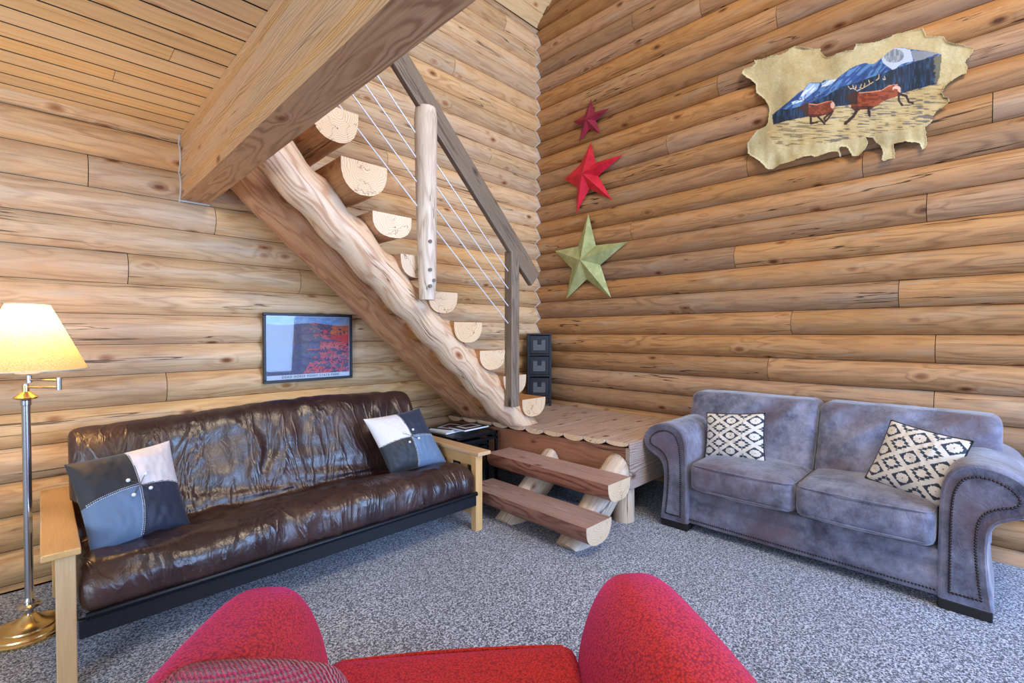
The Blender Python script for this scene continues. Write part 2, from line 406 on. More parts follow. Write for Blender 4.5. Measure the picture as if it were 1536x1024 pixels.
# ---------------------------------------------------------------- the log walls
RL = .108; CH = .1875
def sag(t):           # bulge of one course, t 0..1 over its height
    h = CH/2; x = (2*t-1)*h
    return math.sqrt(RL*RL-x*x)-math.sqrt(RL*RL-h*h)
def sL(z): return .006+sag(((z-.02)/CH) % 1.)
def sR(z): return .006+sag(((z-.08)/CH) % 1.)
def log_wall(name, left, L, zoff, ncourse, joints, mat, ztop):
    mb = MB(); K = 12
    def P(a, dep, z): return (-a, -dep, z) if left else (-dep, -a, z)
    for k in range(-1, ncourse):
        z0 = zoff+k*CH
        if z0+CH < 0: continue
        js = sorted([a for (a, kk) in joints if kk == k]); ends = [0.]+js+[L]
        for e0, e1 in zip(ends[:-1], ends[1:]):
            a0 = e0+(.002 if e0 > 0 else -.05); a1 = e1-(.002 if e1 < L else 0)
            n = max(2, int((a1-a0)/.16)); vs = []; gs = []; fs = []; sd = random.random()*50; tw = random.uniform(-1, 1)*.6
            for i in range(n+1):
                a = a0+(a1-a0)*i/n
                for j in range(K+1):
                    t = j/K; d = .006+sag(t)
                    w = .004*mn.noise(Vector((a*1.3+sd, t*2, k*3.7)))*math.sin(pi*t)*2
                    z = z0+.0014+t*(CH-.0028)
                    if 0 < j < K: d += w
                    zz = max(0., min(ztop(a, left), z))
                    vs.append(P(a, d, zz)); th = math.asin((2*t-1)*CH/2/RL)+tw
                    gs.append(Vector((a, RL*math.cos(th), RL*math.sin(th))))
            for i in range(n):
                for j in range(K):
                    q = (i*(K+1)+j, i*(K+1)+j+1, (i+1)*(K+1)+j+1, (i+1)*(K+1)+j)
                    fs.append(q if left else q[::-1])
            for i in (0, n):
                fs.append([i*(K+1)+j for j in range(K+1)])
            mb.add(vs, fs, gs)
    lo, hi = (P(L, -.16, 0), P(-.16, .0, 0)) if left else (P(L, -.16, 0), P(0, .0, 0))
    # backing body of the wall
    zt = ztop(L/2, left)
    lo_ = [min(lo[i], hi[i]) for i in range(3)]; hi_ = [max(lo[i], hi[i]) for i in range(3)]; hi_[2] = ztop(0, left)
    mb.box(lo_, hi_, 0, mi=1)
    if not left:
        pts = [(.0, 0), (.16, 0)]
        z0 = ztop(0, left); z1 = ztop(L, left)
        v = [(x, y, z) for x in (0, .16) for (y, z) in ((0, z0), (-L, z0), (-L, z1))]
        mb.add(v, [(0, 1, 2), (3, 5, 4), (0, 2, 5, 3), (1, 4, 5, 2), (0, 3, 4, 1)], mi=1)
    o = mb.build(name, [mat, M['gap']], None, True, autosm=50); return struct(o)
def topf(a, left): return 4.93 if left else 4.93+.95*max(a, 0)
def joints(px, left):
    r = []
    for u, v in px:
        p = on(u, v, 1 if left else 0, -.04); k = math.floor((p[2]-(.02 if left else .08))/CH); r.append((-(p[0] if left else p[1]), k))
    return r
JL = [(132, 240), (323, 318), (192, 392), (250, 577), (450, 415), (681, 105), (735, 237), (580, 234), (758, 39), (400, 640)]
JR = [(949, 41), (1051, 15), (1165, 29), (1077, 129), (1001, 217), (1121, 255), (1294, 247), (1390, 308), (1348, 439), (1187, 481), (1403, 521), (1152, 549), (1401, 600), (1102, 384), (947, 344), (1489, 158), (1300, 700)]
log_wall('wall_left', True, 7.2, .02, 27, joints(JL, True), M['log_left'], topf)
log_wall('wall_right', False, 7.2, .08, 60, joints(JR, False), M['log_right'], topf)
mb = MB(); pts = [(-sR(z)-.004, -sL(z)-.004, z) for z in np.arange(.62, 4.9, .0117)]
mb.tube(pts, .0055, 6, up=(1, -1, 0)); struct(mb.build('trim_1', 'chink_and_highlight'))
# floor
mb = MB(); mb.box((-7.5, -7.5, -.1), (.16, .16, 0)); struct(mb.build('floor', 'carpet', smooth=False))
# loft underside boards
mb = MB(); y = 0.; bw = .142
while y > -7.2:
    a, b = y-.001, y-bw+.001; rn = random.random()
    prof = [(a-.0, 2.712), (a-.005, 2.702), (b+.0035, 2.702), (b, 2.708)]
    x0 = -7.2
    while x0 < -3.53:
        x1 = min(-3.5, x0+random.uniform(1.6, 3.4)); q = random.uniform(.04, .2)
        vs = [(x, yy, zz) for x in (x0+.001, x1-.001) for yy, zz in prof]; gs = [Vector((v[0], v[1]-y+.07, q+v[2]-2.7)) for v in vs]
        mb.add(vs, [(0, 1, 5, 4), (1, 2, 6, 5), (2, 3, 7, 6)], gs, mi=[2, 0, 1]); x0 = x1  # caulk colour on one bevel paints in the boards' edge highlight
    y -= bw
mb.box((-7.2, -7.2, 2.713), (-3.5, 0, 2.80), mi=1)
struct(mb.build('ceiling', ['ceil', 'gap', 'chink_and_highlight'], smooth=False))
# sloped roof boards high over the corner
mb = MB(); y = .0
while y > -7.2:
    z0, z1 = 4.93-.95*y, 4.93-.95*(y-.14); rn = random.random()
    vs = [(x, yy, zz) for x in (-7.2, .0) for yy, zz in ((y-.003, z0+.003), (y-.137, z1-.003), (y-.137, z1+.02), (y-.003, z0+.02))]
    gs = [Vector((v[0], v[1]-y+.07, .1+v[2]-z0)) for v in vs]
    mb.add(vs, [(0, 1, 5, 4), (1, 2, 6, 5), (3, 7, 6, 2), (0, 4, 7, 3)], gs); y -= .14
struct(mb.build('ceiling_sloped', ['ceil'], smooth=False))
# squared trim log between the ceiling and the wall, and the caulk beside the beam
mb = MB(); mb.tube([(-7.2, -.012, 2.694), (-5., -.014, 2.692), (-4.1, -.012, 2.694), (-3.54, -.014, 2.694)], .018, 8); struct(mb.build('trim_2', 'greywood'))
mb = MB(); mb.tube([(-3.535, -sL(z)-.002, z) for z in np.arange(2.27, 2.70, .0117)], .006, 6, up=(0, 1, 0))
mb.tube([(x, -sL(2.275)-.003, 2.274) for x in (-3.535, -3.45, -3.365)], .006, 6); struct(mb.build('trim_3', 'chink_and_highlight'))

# ---------------------------------------------------------------- loft beam
mb = MB()
for i, (za, zb) in enumerate(((2.28, 2.325), (2.325, 2.365), (2.365, 2.405), (2.405, 2.445), (2.445, 2.485), (2.485, 2.525), (2.525, 2.565), (2.565, 2.61), (2.61, 2.655), (2.655, 2.70))):
    mb.box((-3.53, -7.2, za), (-3.37, -.02, zb), 1, goff=(random.uniform(-.03, .03), random.uniform(.03, .2)))
o = mb.build('loft_beam', 'beam', smooth=False, loc=(-3.45, -.02, 2.28)); tag(o, 'thick planed timber beam crossing overhead from the wall under the loft ceiling', 'beam')

# ---------------------------------------------------------------- landing platform
dx0, dx1 = -1.385, -1.17
WB = -.068
lp = thing('landing_platform', 'low wooden corner platform with worn plank deck and red brown skirt', 'platform', (-.65, -1., 0))
mb = MB(); nb = 10
def dedge(y): return dx1+(dx0-dx1)*(y+1.95)/1.95
for i in range(nb):
    ya = -1.945+i*1.877/nb; yb = ya+1.877/nb; n = 10; vs = []; gs = []; q = random.uniform(-.03, .03)
    prof = [(ya+.002, .60), (yb-.002, .60)]+[((ya+yb)/2+(yb-ya)/2*.98*math.cos(a), .585-.026*math.sin(a)*(.7+.6*((i*37) % 5)/5)) for a in np.linspace(0, pi, n)]
    xe = dedge((ya+yb)/2)-random.uniform(0, .012)
    for x in (xe, WB):
        for yy, zz in prof: vs.append((x, yy, zz)); gs.append(Vector((x, (yy-ya)+q, zz-.5)))
    m = len(prof); fs = [(j, (j+1) % m, m+(j+1) % m, m+j) for j in range(m)]+[list(range(m))[::-1]]
    mb.add(vs, fs, gs, mi=[0]*m+[1])
mb.build('deck', ['deck', 'endgrain'], lp, True, autosm=30)
mb = MB(); mb.add([(dedge(y)+o_, y, z) for o_ in (.02, .06) for y in (-1.915, -.068) for z in (.25, .555)], [(0, 2, 3, 1), (4, 5, 7, 6), (0, 1, 5, 4), (2, 6, 7, 3), (0, 4, 6, 2), (1, 3, 7, 5)],
  [Vector((y, z-.4+.01, .12)) for o_ in (.02, .06) for y in (-1.93, -.06) for z in (.25, .555)])
mb.build('skirt_board', 'skirt', lp, False, .004)
mb = MB(); mb.box((-1.165, -1.955, .255), (WB, -1.915, .56), 0); mb.build('end_board', 'deck', lp, False, .004)
mb = MB(); mb.box((-1.172, -1.958, .556), (WB, -1.944, .602), 0); mb.build('edge_trim', 'deck', lp, False, .004)
for x, y in ((-1.10, -1.865), (-1.28, -.16), (-.16, -1.84)):
    mb = MB(); mb.tube([(x, y, 0), (x, y, .15), (x, y, .257)], [.078, .076, .075], 20, wob=.03); mb.build('support_post', 'post', lp)

# ---------------------------------------------------------------- log steps in front of the platform
def halflog(mb, a, b, w, h, top=0, side=1, end=2, n=14, rnd=None, bev=.0):
    """half log from a to b with flat top; a,b on the flat top's centre line"""
    a = Vector(a); b = Vector(b); d = (b-a); L = d.length; d.normalize(); sd = d.cross(Vector((0, 0, 1))).normalized(); u = sd.cross(d)
    prof = [(-w/2, 0), (-w/4, 0), (0, 0), (w/4, 0), (w/2, 0)]+[(w/2*math.cos(t)**.8 if math.cos(t) > 0 else -w/2*abs(math.cos(t))**.8, -.02-(h-.02)*math.sin(t)**.85) for t in np.linspace(0.02, pi-.02, n)]
    m = len(prof); N = 12; vs = []; gs = []; sdn = random.random()*99
    for i in range(N+1):
        for (p, q) in prof:
            w_ = 1+.03*mn.noise(Vector((i*.5+sdn, p*9, q*9)))
            vs.append(a+d*(L*i/N)+sd*p*w_+u*(q*w_ if q else 0)); gs.append(Vector((L*i/N, p+.01, q+.02)))
    fs = []; mi = []
    for i in range(N):
        for j in range(m):
            fs.append((i*m+j, (i+1)*m+j, (i+1)*m+(j+1) % m, i*m+(j+1) % m)); mi.append(top if j < 4 else side)
    for i, rev in ((0, False), (N, True)):
        b0 = len(vs); vs += vs[i*m:(i+1)*m]; gs += gs[i*m:(i+1)*m]; f = list(range(b0, b0+m)); fs.append(f[::-1] if rev else f); mi.append(end)
    mb.add(vs, fs, gs, rnd, mi)
st = thing('log_steps', 'rustic two-tread half-log steps leading up to the corner platform', 'steps', (-1.6, -1.5, 0))
for y in (-1.26, -1.85):
    mb = MB(); mb.tube([(-1.74+.64*i/14, y, -.055+.487*i/14) for i in range(15)], [.112]*15, 24, wob=.05, seed=y*9, capmi=1)
    o = mb.build('stringer', ['post', 'endgrain'], st, True, autosm=40)
    cut(o, (dedge(y)-.002, y, 0), (1, 0, 0)); cut(o, (0, 0, .002), (0, 0, -1))      # plumb cut against the skirt, flat foot
for xc, z, y0, y1 in ((-1.445, .41, -.86, -2.05), (-1.71, .21, -.92, -2.07)):
    mb = MB(); halflog(mb, (xc, y0, z), (xc-.01, y1, z), .27, .135); mb.build('step_tread', ['step', 'stepside', 'endgrain'], st, True, autosm=40)
# ---------------------------------------------------------------- staircase
sc = thing('log_staircase', 'open log staircase with half-log treads and cable railing along the log wall', 'staircase', (-1.3, -.6, .6))
def cz(x): return 1.40-.90*(x+2.07)
def stringer(y, r, mat, amp, zoff, seed):
    n = 60; pts = []; rad = []
    for i in range(n+1):
        x = -1.10-(3.365-1.10)*i/n; pts.append((x, y, cz(x)+zoff)); rad.append(r*(1+.03*mn.noise(Vector((x*1.7+seed, 0, 0)))))
    mb = MB(); mb.tube(pts, rad, 28, up=(0, 1, 0), wob=.05, seed=seed)
    vs = []
    for v in mb.v:      # knobbly saddles under each tread, flat foot on the deck
        x, yy, z = v; d = z-(cz(x)+zoff); s = .9*x+z
        ph = (x+1.28)/-.235*2*pi*1.0
        if amp: z += amp*math.cos(ph)*max(-.6, min(1, d/r*1.0))
        vs.append((x, yy, max(z, .601)))
    mb.v = vs
    return mb.build('stringer', mat, sc, True, autosm=60)
stringer(-.86, .122, 'stair', .022, -.015, 1.)
stringer(-.24, .125, 'stairbrown', .010, .02, 7.)
TR = [(-1.155, .835, .30), (-1.39, 1.05, .27), (-1.645, 1.265, .27), (-1.895, 1.485, .27), (-2.13, 1.70, .26), (-2.34, 1.935, .28), (-2.54, 2.185, .29), (-2.80, 2.43, .30), (-2.98, 2.70, .28)]
for i, (x, z, w) in enumerate(TR):
    mb = MB(); y1 = -1.0 if i < 7 else -1.12
    halflog(mb, (x, -.07, z), (x, y1, z), w, .155 if i < 7 else .20, 0, 1, 2)
    mb.build('tread', ['tread', 'tread', 'endgrain'], sc, True, autosm=40)
# posts
mb = MB(); mb.tube([(-2.31, -1.06, 1.63), (-2.31, -1.06, 1.75), (-2.315, -1.06, 2.3), (-2.32, -1.06, 2.86), (-2.32, -1.06, 2.93)], [.052, .060, .070, .078, .070], 20, wob=.04, up=(0, 1, 0))
pr_ = mb.build('rail_post', 'post', sc, True, autosm=50)
for z in (1.72, 1.83, 1.76, 2.02):
    mb = MB(); mb.tube([(-2.33+(.03 if z == 1.76 else 0), -1.115, z), (-2.33+(.03 if z == 1.76 else 0), -1.13, z)], .012, 10, up=(1, 0, 0)); mb.build('bolt', 'silver', pr_)
mb = MB(); mb.box((-1.50, -1.07, .80), (-1.41, -.985, 2.07), 2); p2 = mb.build('rail_post', 'greywood', sc, False, .006)
mb = MB(); mb.obox((-2.64, -1.08, 3.27), (-1.19, -1.03, 1.86), .045, .155, (0, 0, 1)); mb.build('handrail', 'greywood', sc, False, .006)
for za, zb in ((1.88, 2.79), (1.74, 2.63), (1.60, 2.47), (1.46, 2.31)):
    s_ = (zb-za)/(2.44-1.45); mb = MB(); mb.tube([(-1.45, -1.025, za-.02), (-2.3, -1.045, za+s_*.85), (-3.0, -1.06, za+s_*1.55+.02)], .0045, 6); mb.build('cable', 'cable', sc)

# ---------------------------------------------------------------- black drawer tower
cb = thing('storage_tower', 'narrow black wooden tower with three woven-front drawers in the corner', 'cabinet', (-.24, -.24, .601))
R45 = Matrix.Rotation(math.radians(-45), 3, 'Z')    # local -y faces the room corner's diagonal
def cw(x, y, z): v = R45@Vector((x, y, 0)); return (cb.location.x+v.x, cb.location.y+v.y, cb.location.z+z)
def cbox(mb, lo, hi, **k):
    vs = [cw(x, y, z) for x in (lo[0], hi[0]) for y in (lo[1], hi[1]) for z in (lo[2], hi[2])]
    mb.add(vs, [(0, 1, 3, 2), (4, 6, 7, 5), (0, 4, 5, 1), (2, 3, 7, 6), (0, 2, 6, 4), (1, 5, 7, 3)])
mb = MB(); H_ = .80
cbox(mb, (-.135, -.10, H_-.018), (.135, .10, H_))
for sx in (-1, 1):
    cbox(mb, (sx*.13-.006 if sx > 0 else -.13, -.088, .09), (.13 if sx > 0 else -.124, .088, H_-.018))
cbox(mb, (-.12, .080, .09), (.12, .088, H_-.018)); cbox(mb, (-.12, -.085, .09), (.12, .085, .10))
for z in (.10, .335, .565): cbox(mb, (-.12, -.094, z-.012), (.12, -.07, z+.006))
mb.build('frame', 'blackpaint', cb, False, .003)
for sx in (-1, 1):
    for sy in (-1, 1):
        mb = MB(); cbox(mb, (sx*.12-.013, sy*.083-.013, 0), (sx*.12+.013, sy*.083+.013, H_-.018)); mb.build('leg', 'blackpaint', cb, False, .002)
for z in (.112, .347, .577):
    mb = MB(); h = .196
    for lo, hi in (((-.104, -.1, z), (-.07, -.084, z+h)), ((.07, -.1, z), (.104, -.084, z+h)), ((-.07, -.1, z), (.07, -.084, z+.035)), ((-.07, -.1, z+h-.045), (.07, -.084, z+h)), ((-.02, -.088, z+.105), (.02, -.084, z+h-.045)), ((-.104, -.084, z), (.104, .06, z+.008))): cbox(mb, lo, hi)
    d = mb.build('drawer', 'blackpaint', cb, False, .0015)
    mb = MB()
    for i in range(9):
        zz = z+.04+i*.013
        if zz > z+.15: continue
        for a, b in ((-.068, -.022), (.022, .068)) if zz > z+.10 else ((-.068, .068),): cbox(mb, (a, -.092, zz), (b, -.087, zz+.006))
    for i in range(12): xx = -.066+i*.012; cbox(mb, (xx, -.090, z+.035), (xx+.004, -.088, z+.10 if abs(xx) < .022 else z+.15))
    mb.build('woven_panel', 'woven', d, False)

# ---------------------------------------------------------------- nesting tables and magazines
def frame_table(x0, x1, y0, y1, z, lab):
    t = thing('nesting_table', lab, 'table', ((x0+x1)/2, (y0+y1)/2, 0), 'nested black metal tables'); b = .011
    mb = MB()
    for (xa, ya, xb, yb) in ((x0, y0, x1, y0), (x0, y1, x1, y1), (x0, y0, x0, y1), (x1, y0, x1, y1)):
        for zz in (z-b, z-.055): mb.box((min(xa, xb)-b, min(ya, yb)-b, zz-b), (max(xa, xb)+b, max(ya, yb)+b, zz+b))
    mb.build('rim', 'blackmetal', t, False, .002)
    mb = MB(); mb.box((x0+b, y0+b, z-.012), (x1-b, y1-b, z-.004)); mb.build('table_top', 'blackpaint', t, False)
    for x in (x0, x1):
        for y in (y0, y1): mb = MB(); mb.box((x-b, y-b, 0), (x+b, y+b, z)); mb.build('leg', 'blackmetal', t, False, .002)
    return t
frame_table(-1.83, -1.375, -.75, -.24, .55, 'outer and taller black metal nesting table under the magazines')
frame_table(-1.77, -1.435, -.70, -.30, .47, 'smaller black metal nesting table tucked beneath the taller one')
def magazine(cx, cy, z, rot, w, h, th, lab, cover):
    R = Matrix.Rotation(rot, 3, 'Z'); root = thing('magazine', lab, 'magazine', (cx, cy, z), 'magazines on the black table')
    def bx(mb, a, b, c, d, e, f):
        vs = [Vector((cx, cy, z))+R@Vector((x, y, zz)) for x in (a, b) for y in (c, d) for zz in (e, f)]
        mb.add(vs, [(0, 1, 3, 2), (4, 6, 7, 5), (0, 4, 5, 1), (2, 3, 7, 6), (0, 2, 6, 4), (1, 5, 7, 3)])
    mb = MB(); bx(mb, -w/2, w/2, -h/2, h/2, 0, th); mb.build('pages', 'white', root, False)
    mb = MB(); bx(mb, -w/2-.001, w/2+.001, -h/2-.001, h/2+.001, th, th+.0015); mb.build('cover', cover, root, False)
    if cover != 'white':
        mb = MB(); bx(mb, -w*.34, w*.34, -h*.30, h*.30, th+.0015, th+.0022); p = mb.build('cover_frame', 'white', root, False)
        mb = MB(); bx(mb, -w*.24, w*.24, -h*.20, h*.20, th+.0022, th+.0028); mb.build('cover_photo', 'darkred', p, False)
M['darkred'] = metalpaint('dark_print', srgb(28, 24, 30), srgb(120, 50, 45)); M['cover'] = plain('glossy_black_cover', srgb(24, 26, 32), .25)
magazine(-1.66, -.46, .551, .10, .30, .23, .012, 'white-edged magazine lowest in the pile on the black table', 'white')
magazine(-1.63, -.42, .566, .35, .29, .22, .010, 'black-covered magazine with white-framed photo, at the back of the pile', 'cover')
magazine(-1.56, -.60, .580, .05, .28, .21, .012, 'black-covered magazine with white-framed photo, nearest the steps', 'cover')

# ---------------------------------------------------------------- futon
fu = thing('futon_sofa', 'long futon sofa with brown leather mattress, pine arms and black metal frame', 'sofa', (-3.05, -.8, 0))
loop = [(-1.16, .275), (-1.245, .277), (-1.265, .34), (-1.24, .44), (-1.14, .480), (-.98, .455), (-.82, .405), (-.70, .375), (-.655, .385), (-.62, .45), (-.565, .60), (-.51, .75), (-.465, .86), (-.41, .915), (-.34, .925), (-.285, .885), (-.285, .79), (-.34, .60), (-.42, .40), (-.50, .29), (-.60, .275), (-.85, .275), (-1.08, .275)]
loop = [(y_, z_-.014 if z_ < .36 else z_) for y_, z_ in loop]; loop = chaikin(loop, 2); LP = len(loop)
skel = [(-1.17, .375), (-.95, .35), (-.62, .33), (-.50, .45), (-.37, .84)]
def near(p):
    best = None
    for a, b in zip(skel[:-1], skel[1:]):
        a = np.array(a); b = np.array(b); t = max(0, min(1, np.dot(p-a, b-a)/np.dot(b-a, b-a))); q = a+(b-a)*t; d = np.linalg.norm(p-q)
        if best is None or d < best[0]: best = (d, q)
    return best[1]
sks = [near(np.array(p)) for p in loop]
mx0, mx1 = -4.098, -2.042
def matt(u, v):
    i = int(round(u*LP)) % LP; p = np.array(loop[i]); s = sks[i]; x = mx0+(mx1-mx0)*v
    e = min(x-mx0, mx1-x); rr = .065; f = 1. if e > rr else math.sqrt(max(.0, 1-((rr-e)/rr)**2)); f = .45+.55*f
    nrm = p-s; ln = np.linalg.norm(nrm)+1e-6; nrm = nrm/ln
    top = p[1]; back = p[0] > -.66 and p[1] > .37; w = 0
    X = x+3.05
    if back:
        h = (p[1]-.38)/.55
        a = mn.noise(Vector((X*5.0+1.2*mn.noise(Vector((X*2, h*2, 3))), h*.9, 1.)))
        w = .017*(1-2.2*abs(a))*(.35+.65*math.sin(pi*min(1, max(0, h))))
        g = mn.noise(Vector((X*1.6+h*5.5, h*3.0-X*.8, 9.)))
        w += .013*(1-2.6*abs(g))*max(0, 1-h*1.3)
        w += .006*mn.noise(Vector((X*14, h*6, 5.)))
        w += .012*math.sin(X*2.1+.6)
    elif p[1] > .30:
        h = (p[0]+1.26)/.6
        a = mn.noise(Vector((X*2.4+h*2.2, h*2.6+.5*X, 21.)))
        b = mn.noise(Vector((X*5.5-h*4, h*2.5, 31.)))
        w = .013*(1-3.*abs(a))+.008*(1-3*abs(b))
        e1 = max(0, 1-e/.35); w += .008*e1*math.sin(h*38+X*3)
        if p[0] < -1.2: w += .007*mn.noise(Vector((X*16, p[1]*6, 2.)))
        if p[1] > .42: w += .012*math.sin(X*3.1+1.0)
    q = s+(p-s)*f+nrm*w*f
    if back:
        q[1] += .012*math.sin(X*2.6+1.2)*max(0, (p[1]-.6)/.3)
    return (x, q[0], q[1])
mb = MB(); mb.grid(matt, LP, 300, closeu=True)
nfv = len(mb.v); mb.f.append(list(range(LP))[::-1]); mb.f.append([nfv-LP+i for i in range(LP)]); mb.mi += [0, 0]
mt = mb.build('mattress', 'leather', fu, True, autosm=0)
mb = MB()
for off in (0,):
    pts = [(mx0+.03+(mx1-mx0-.06)*i/80, -1.262-.006*math.sin(i*.7), .372+.004*math.sin(i*1.3)) for i in range(81)]
# frame
mb = MB(); mb.box((-4.10, -1.250, .185), (-2.03, -1.225, .262)); mb.build('front_rail', 'blackpaint', fu, False, .004)
mb = MB(); mb.tube([(-4.08, -1.262, .276), (-2.04, -1.262, .276)], .0155, 12); mb.build('frame_tube', 'blackmetal', fu)
mb = MB(); mb.box((-4.10, -.42, .20), (-2.03, -.39, .27)); mb.build('rear_rail', 'blackpaint', fu, False, .004)
mb = MB()
for i in range(9): x = -4.0+i*.24; mb.tube([(x, -1.24, .268), (x, -.45, .262), (x, -.29, .78)], .008, 8)
mb.build('slat_grid', 'blackmetal', fu)
for (xa, xb) in ((-4.205, -4.09), (-2.035, -1.915)):
    ar = MB(); ar.box((xa, -1.275, .535), (xb, -.21, .562), 1); arm = ar.build('armrest', 'futonwood', fu, False, .005)
    xm = -4.135 if xa < -3 else -2.005
    for y in (-1.25, -.30):
        m_ = MB(); m_.box((xm-.03, y-.0, 0), (xm+.03, y+.055, .535), 2); m_.build('leg', 'futonwood', arm, False, .004)
    m_ = MB(); m_.box((xm-.014, -1.2, .455), (xm+.014, -.30, .535), 1); m_.box((xm-.014, -1.2, .10), (xm+.014, -.30, .18), 1); m_.build('side_rail', 'futonwood', arm, False, .003)
    for i in range(5):
        y = -1.08+i*.17; m_ = MB(); m_.box((xm-.010, y-.03, .18), (xm+.010, y+.03, .455), 2); m_.build('slat', 'futonwood', arm, False, .002)
mb = MB(); mb.tube([(-2.04, -1.205, .225), (-2.028, -1.205, .225)], .016, 12, up=(0, 1, 0)); mb.build('bolt', 'blackmetal', fu)

# ---------------------------------------------------------------- throw pillows
def pillow(name, lab, cat, corners, thick, mat, colfn, normal_to, n=90, group=None, piping=None):
    """corners TL,TR,BR,BL of the front face; pillow body bulges to both sides of that plane"""
    A, B, C_, D_ = [Vector(c) for c in corners]; cen = (A+B+C_+D_)/4
    nrm = ((B-A).cross(D_-A)).normalized()
    if nrm.dot(Vector(normal_to)-cen) < 0: nrm = -nrm
    root = thing(name, lab, cat, cen, group)
    sd = random.random()*40
    def P(u, v, sgn):
        a = 2*u-1; b = 2*v-1
        ca = a*(1-.055*(1-b*b)**1)* (1.0); cb_ = b*(1-.055*(1-a*a))
        uu = (ca+1)/2; vv = (cb_+1)/2
        p = A*(1-uu)*(1-vv)+B*uu*(1-vv)+C_*uu*vv+D_*(1-uu)*vv
        h = thick/2*(max(0, (1-abs(a)**2.6))*max(0, (1-abs(b)**2.6)))**.55
        edge = min(1-abs(a), 1-abs(b))
        h *= 1+.10*mn.noise(Vector((a*2.2+sd, b*2.2, sgn)))
        h += .004*mn.noise(Vector((a*7+sd, b*5, sgn*3)))*min(1, edge*4)
        return p+nrm*sgn*h
    mb = MB(); mb.grid(lambda u, v: P(u, v, 1), n, n, colfn and (lambda u, v: colfn(2*u-1, 1-2*v)))
    mb.grid(lambda u, v: P(1-u, v, -1), n, n, colfn and (lambda u, v: colfn(1-2*u, 1-2*v)))
    c = mb.build('cushion_cover', mat, root, True, autosm=0)
    if piping:
        pts = [P(t, 0, 1) for t in np.linspace(0, 1, 20)]+[P(1, t, 1) for t in np.linspace(0, 1, 20)]+[P(1-t, 1, 1) for t in np.linspace(0, 1, 20)]+[P(0, 1-t, 1) for t in np.linspace(0, 1, 20)]
        mb = MB(); mb.tube(pts, .005, 6, caps=False, up=tuple(nrm)); mb.build('piping', piping, root)
    return root, P, nrm
Q = dict(k=srgb(30, 38, 48), w=srgb(226, 222, 226), b=srgb(98, 124, 158), n=srgb(28, 40, 66))
def quad(order):
    def f(a, b):
        vx = .08*(1-b*b)-.02+.05*b; hz = .10*(1-a*a)-.04*1+.06*a*0
        return Q[order[(0 if a < vx else 1)+(0 if b > hz else 2)]]
    return f, (lambda b: .08*(1-b*b)-.02+.05*b), (lambda a: .10*(1-a*a)-.04)
for nm, cor, order, lab in (
    ('L', ((-4.125, -.80, .80), (-3.71, -.68, .825), (-3.67, -.95, .435), (-4.05, -1.06, .43)), 'kwbn', 'dark, white and blue quartered cushion beside the left futon arm, near the lamp'),
    ('R', ((-2.60, -.70, .80), (-2.15, -.72, .83), (-2.05, -.93, .435), (-2.50, -.90, .42)), 'wnkb', 'white, navy and light blue quartered cushion at the futon end near the staircase')):
    f, vx, hz = quad(order)
    root, P, nrm = pillow('throw_pillow', lab, 'pillow', cor, .15, 'quilt', f, CAM, 110, 'quartered cushions on the futon', None)
    mb = MB()
    for t in np.arange(-.94, .94, .034):
        for off in (-.02, .02):
            a0, a1 = t, t+.018
            mb.tube([P((vx(-b_)+off+1)/2, (b_+1)/2, 1)+nrm*.0015 for b_ in (a0, a1)], .0013, 4)
            mb.tube([P((a_+1)/2, (1-hz(a_)+off)/2, 1)+nrm*.0015 for a_ in (a0, a1)], .0013, 4)
    mb.build('stitching', 'white', root)
    cx, cy = vx(0.05), -hz(.05)
    for dx, dy in ((-.22, -.15), (.15, -.20), (-.19, .20), (.19, .14)):
        mb = MB(); ps = [P((cx+dx*s_+1)/2, (cy+dy*s_+1)/2, 1)+nrm*(.004) for s_ in (0, .5, 1)]
        mb.tube(ps, .0016, 5); bead = MB(); v, fc = pad((.009,)*3, .0089, 6); bead.add([Vector(x)+ps[-1]+nrm*.002 for x in v], fc)
        pin = mb.build('pin', 'silver', root); bead.build('bead', 'white', pin)

def kilim(a, b):
    sx, sy = .80, .66
    dark = srgb(44, 56, 74); pale = srgb(222, 216, 208)
    best = None
    a2 = a+.03; b2 = b-.02
    for i in range(-2, 3):
        for j in range(-2, 3):
            for kind, ox, oy in ((0, 0, 0), (0, 0, 0), (1, sx/2, sy/2)):
                dx = a2-(i*sx+ox); dy = b2-(j*sy+oy)
                if kind == 0:
                    m = abs(dx)/.30+abs(dy)/.245
                    if m < 1:
                        q = round(abs(dx)/.03)*.03; w = round(abs(dy)/.03)*.03; r2 = (q/.14)**2+(w/.13)**2
                        return pale if .035 < r2 < 1.25 else dark
                else:
                    m = abs(dx)/.34+abs(dy)/.29
                    ph = (abs(dx)*17 % 1.)
                    tri_ = abs(((dy/.29+1)*3.5) % 1.-.5)*2; mm = m+.22*(tri_-.5)
                    if .52 < mm < .84: return dark
    return pale
pillow('throw_pillow', 'white and navy diamond-weave cushion against the left sofa arm', 'pillow', ((-.64, -2.295, .800), (-.64, -2.70, .845), (-.73, -2.73, .515), (-.73, -2.32, .475)), .13, 'kilim', kilim, CAM, 170, 'diamond weave cushions on the sofa', 'blackpaint')
pillow('throw_pillow', 'white and navy diamond-weave cushion tilted beside the right sofa arm', 'pillow', ((-.63, -3.385, .885), (-.75, -3.735, .835), (-.84, -3.63, .47), (-.74, -3.28, .545)), .14, 'kilim', kilim, CAM, 170, 'diamond weave cushions on the sofa', 'blackpaint')

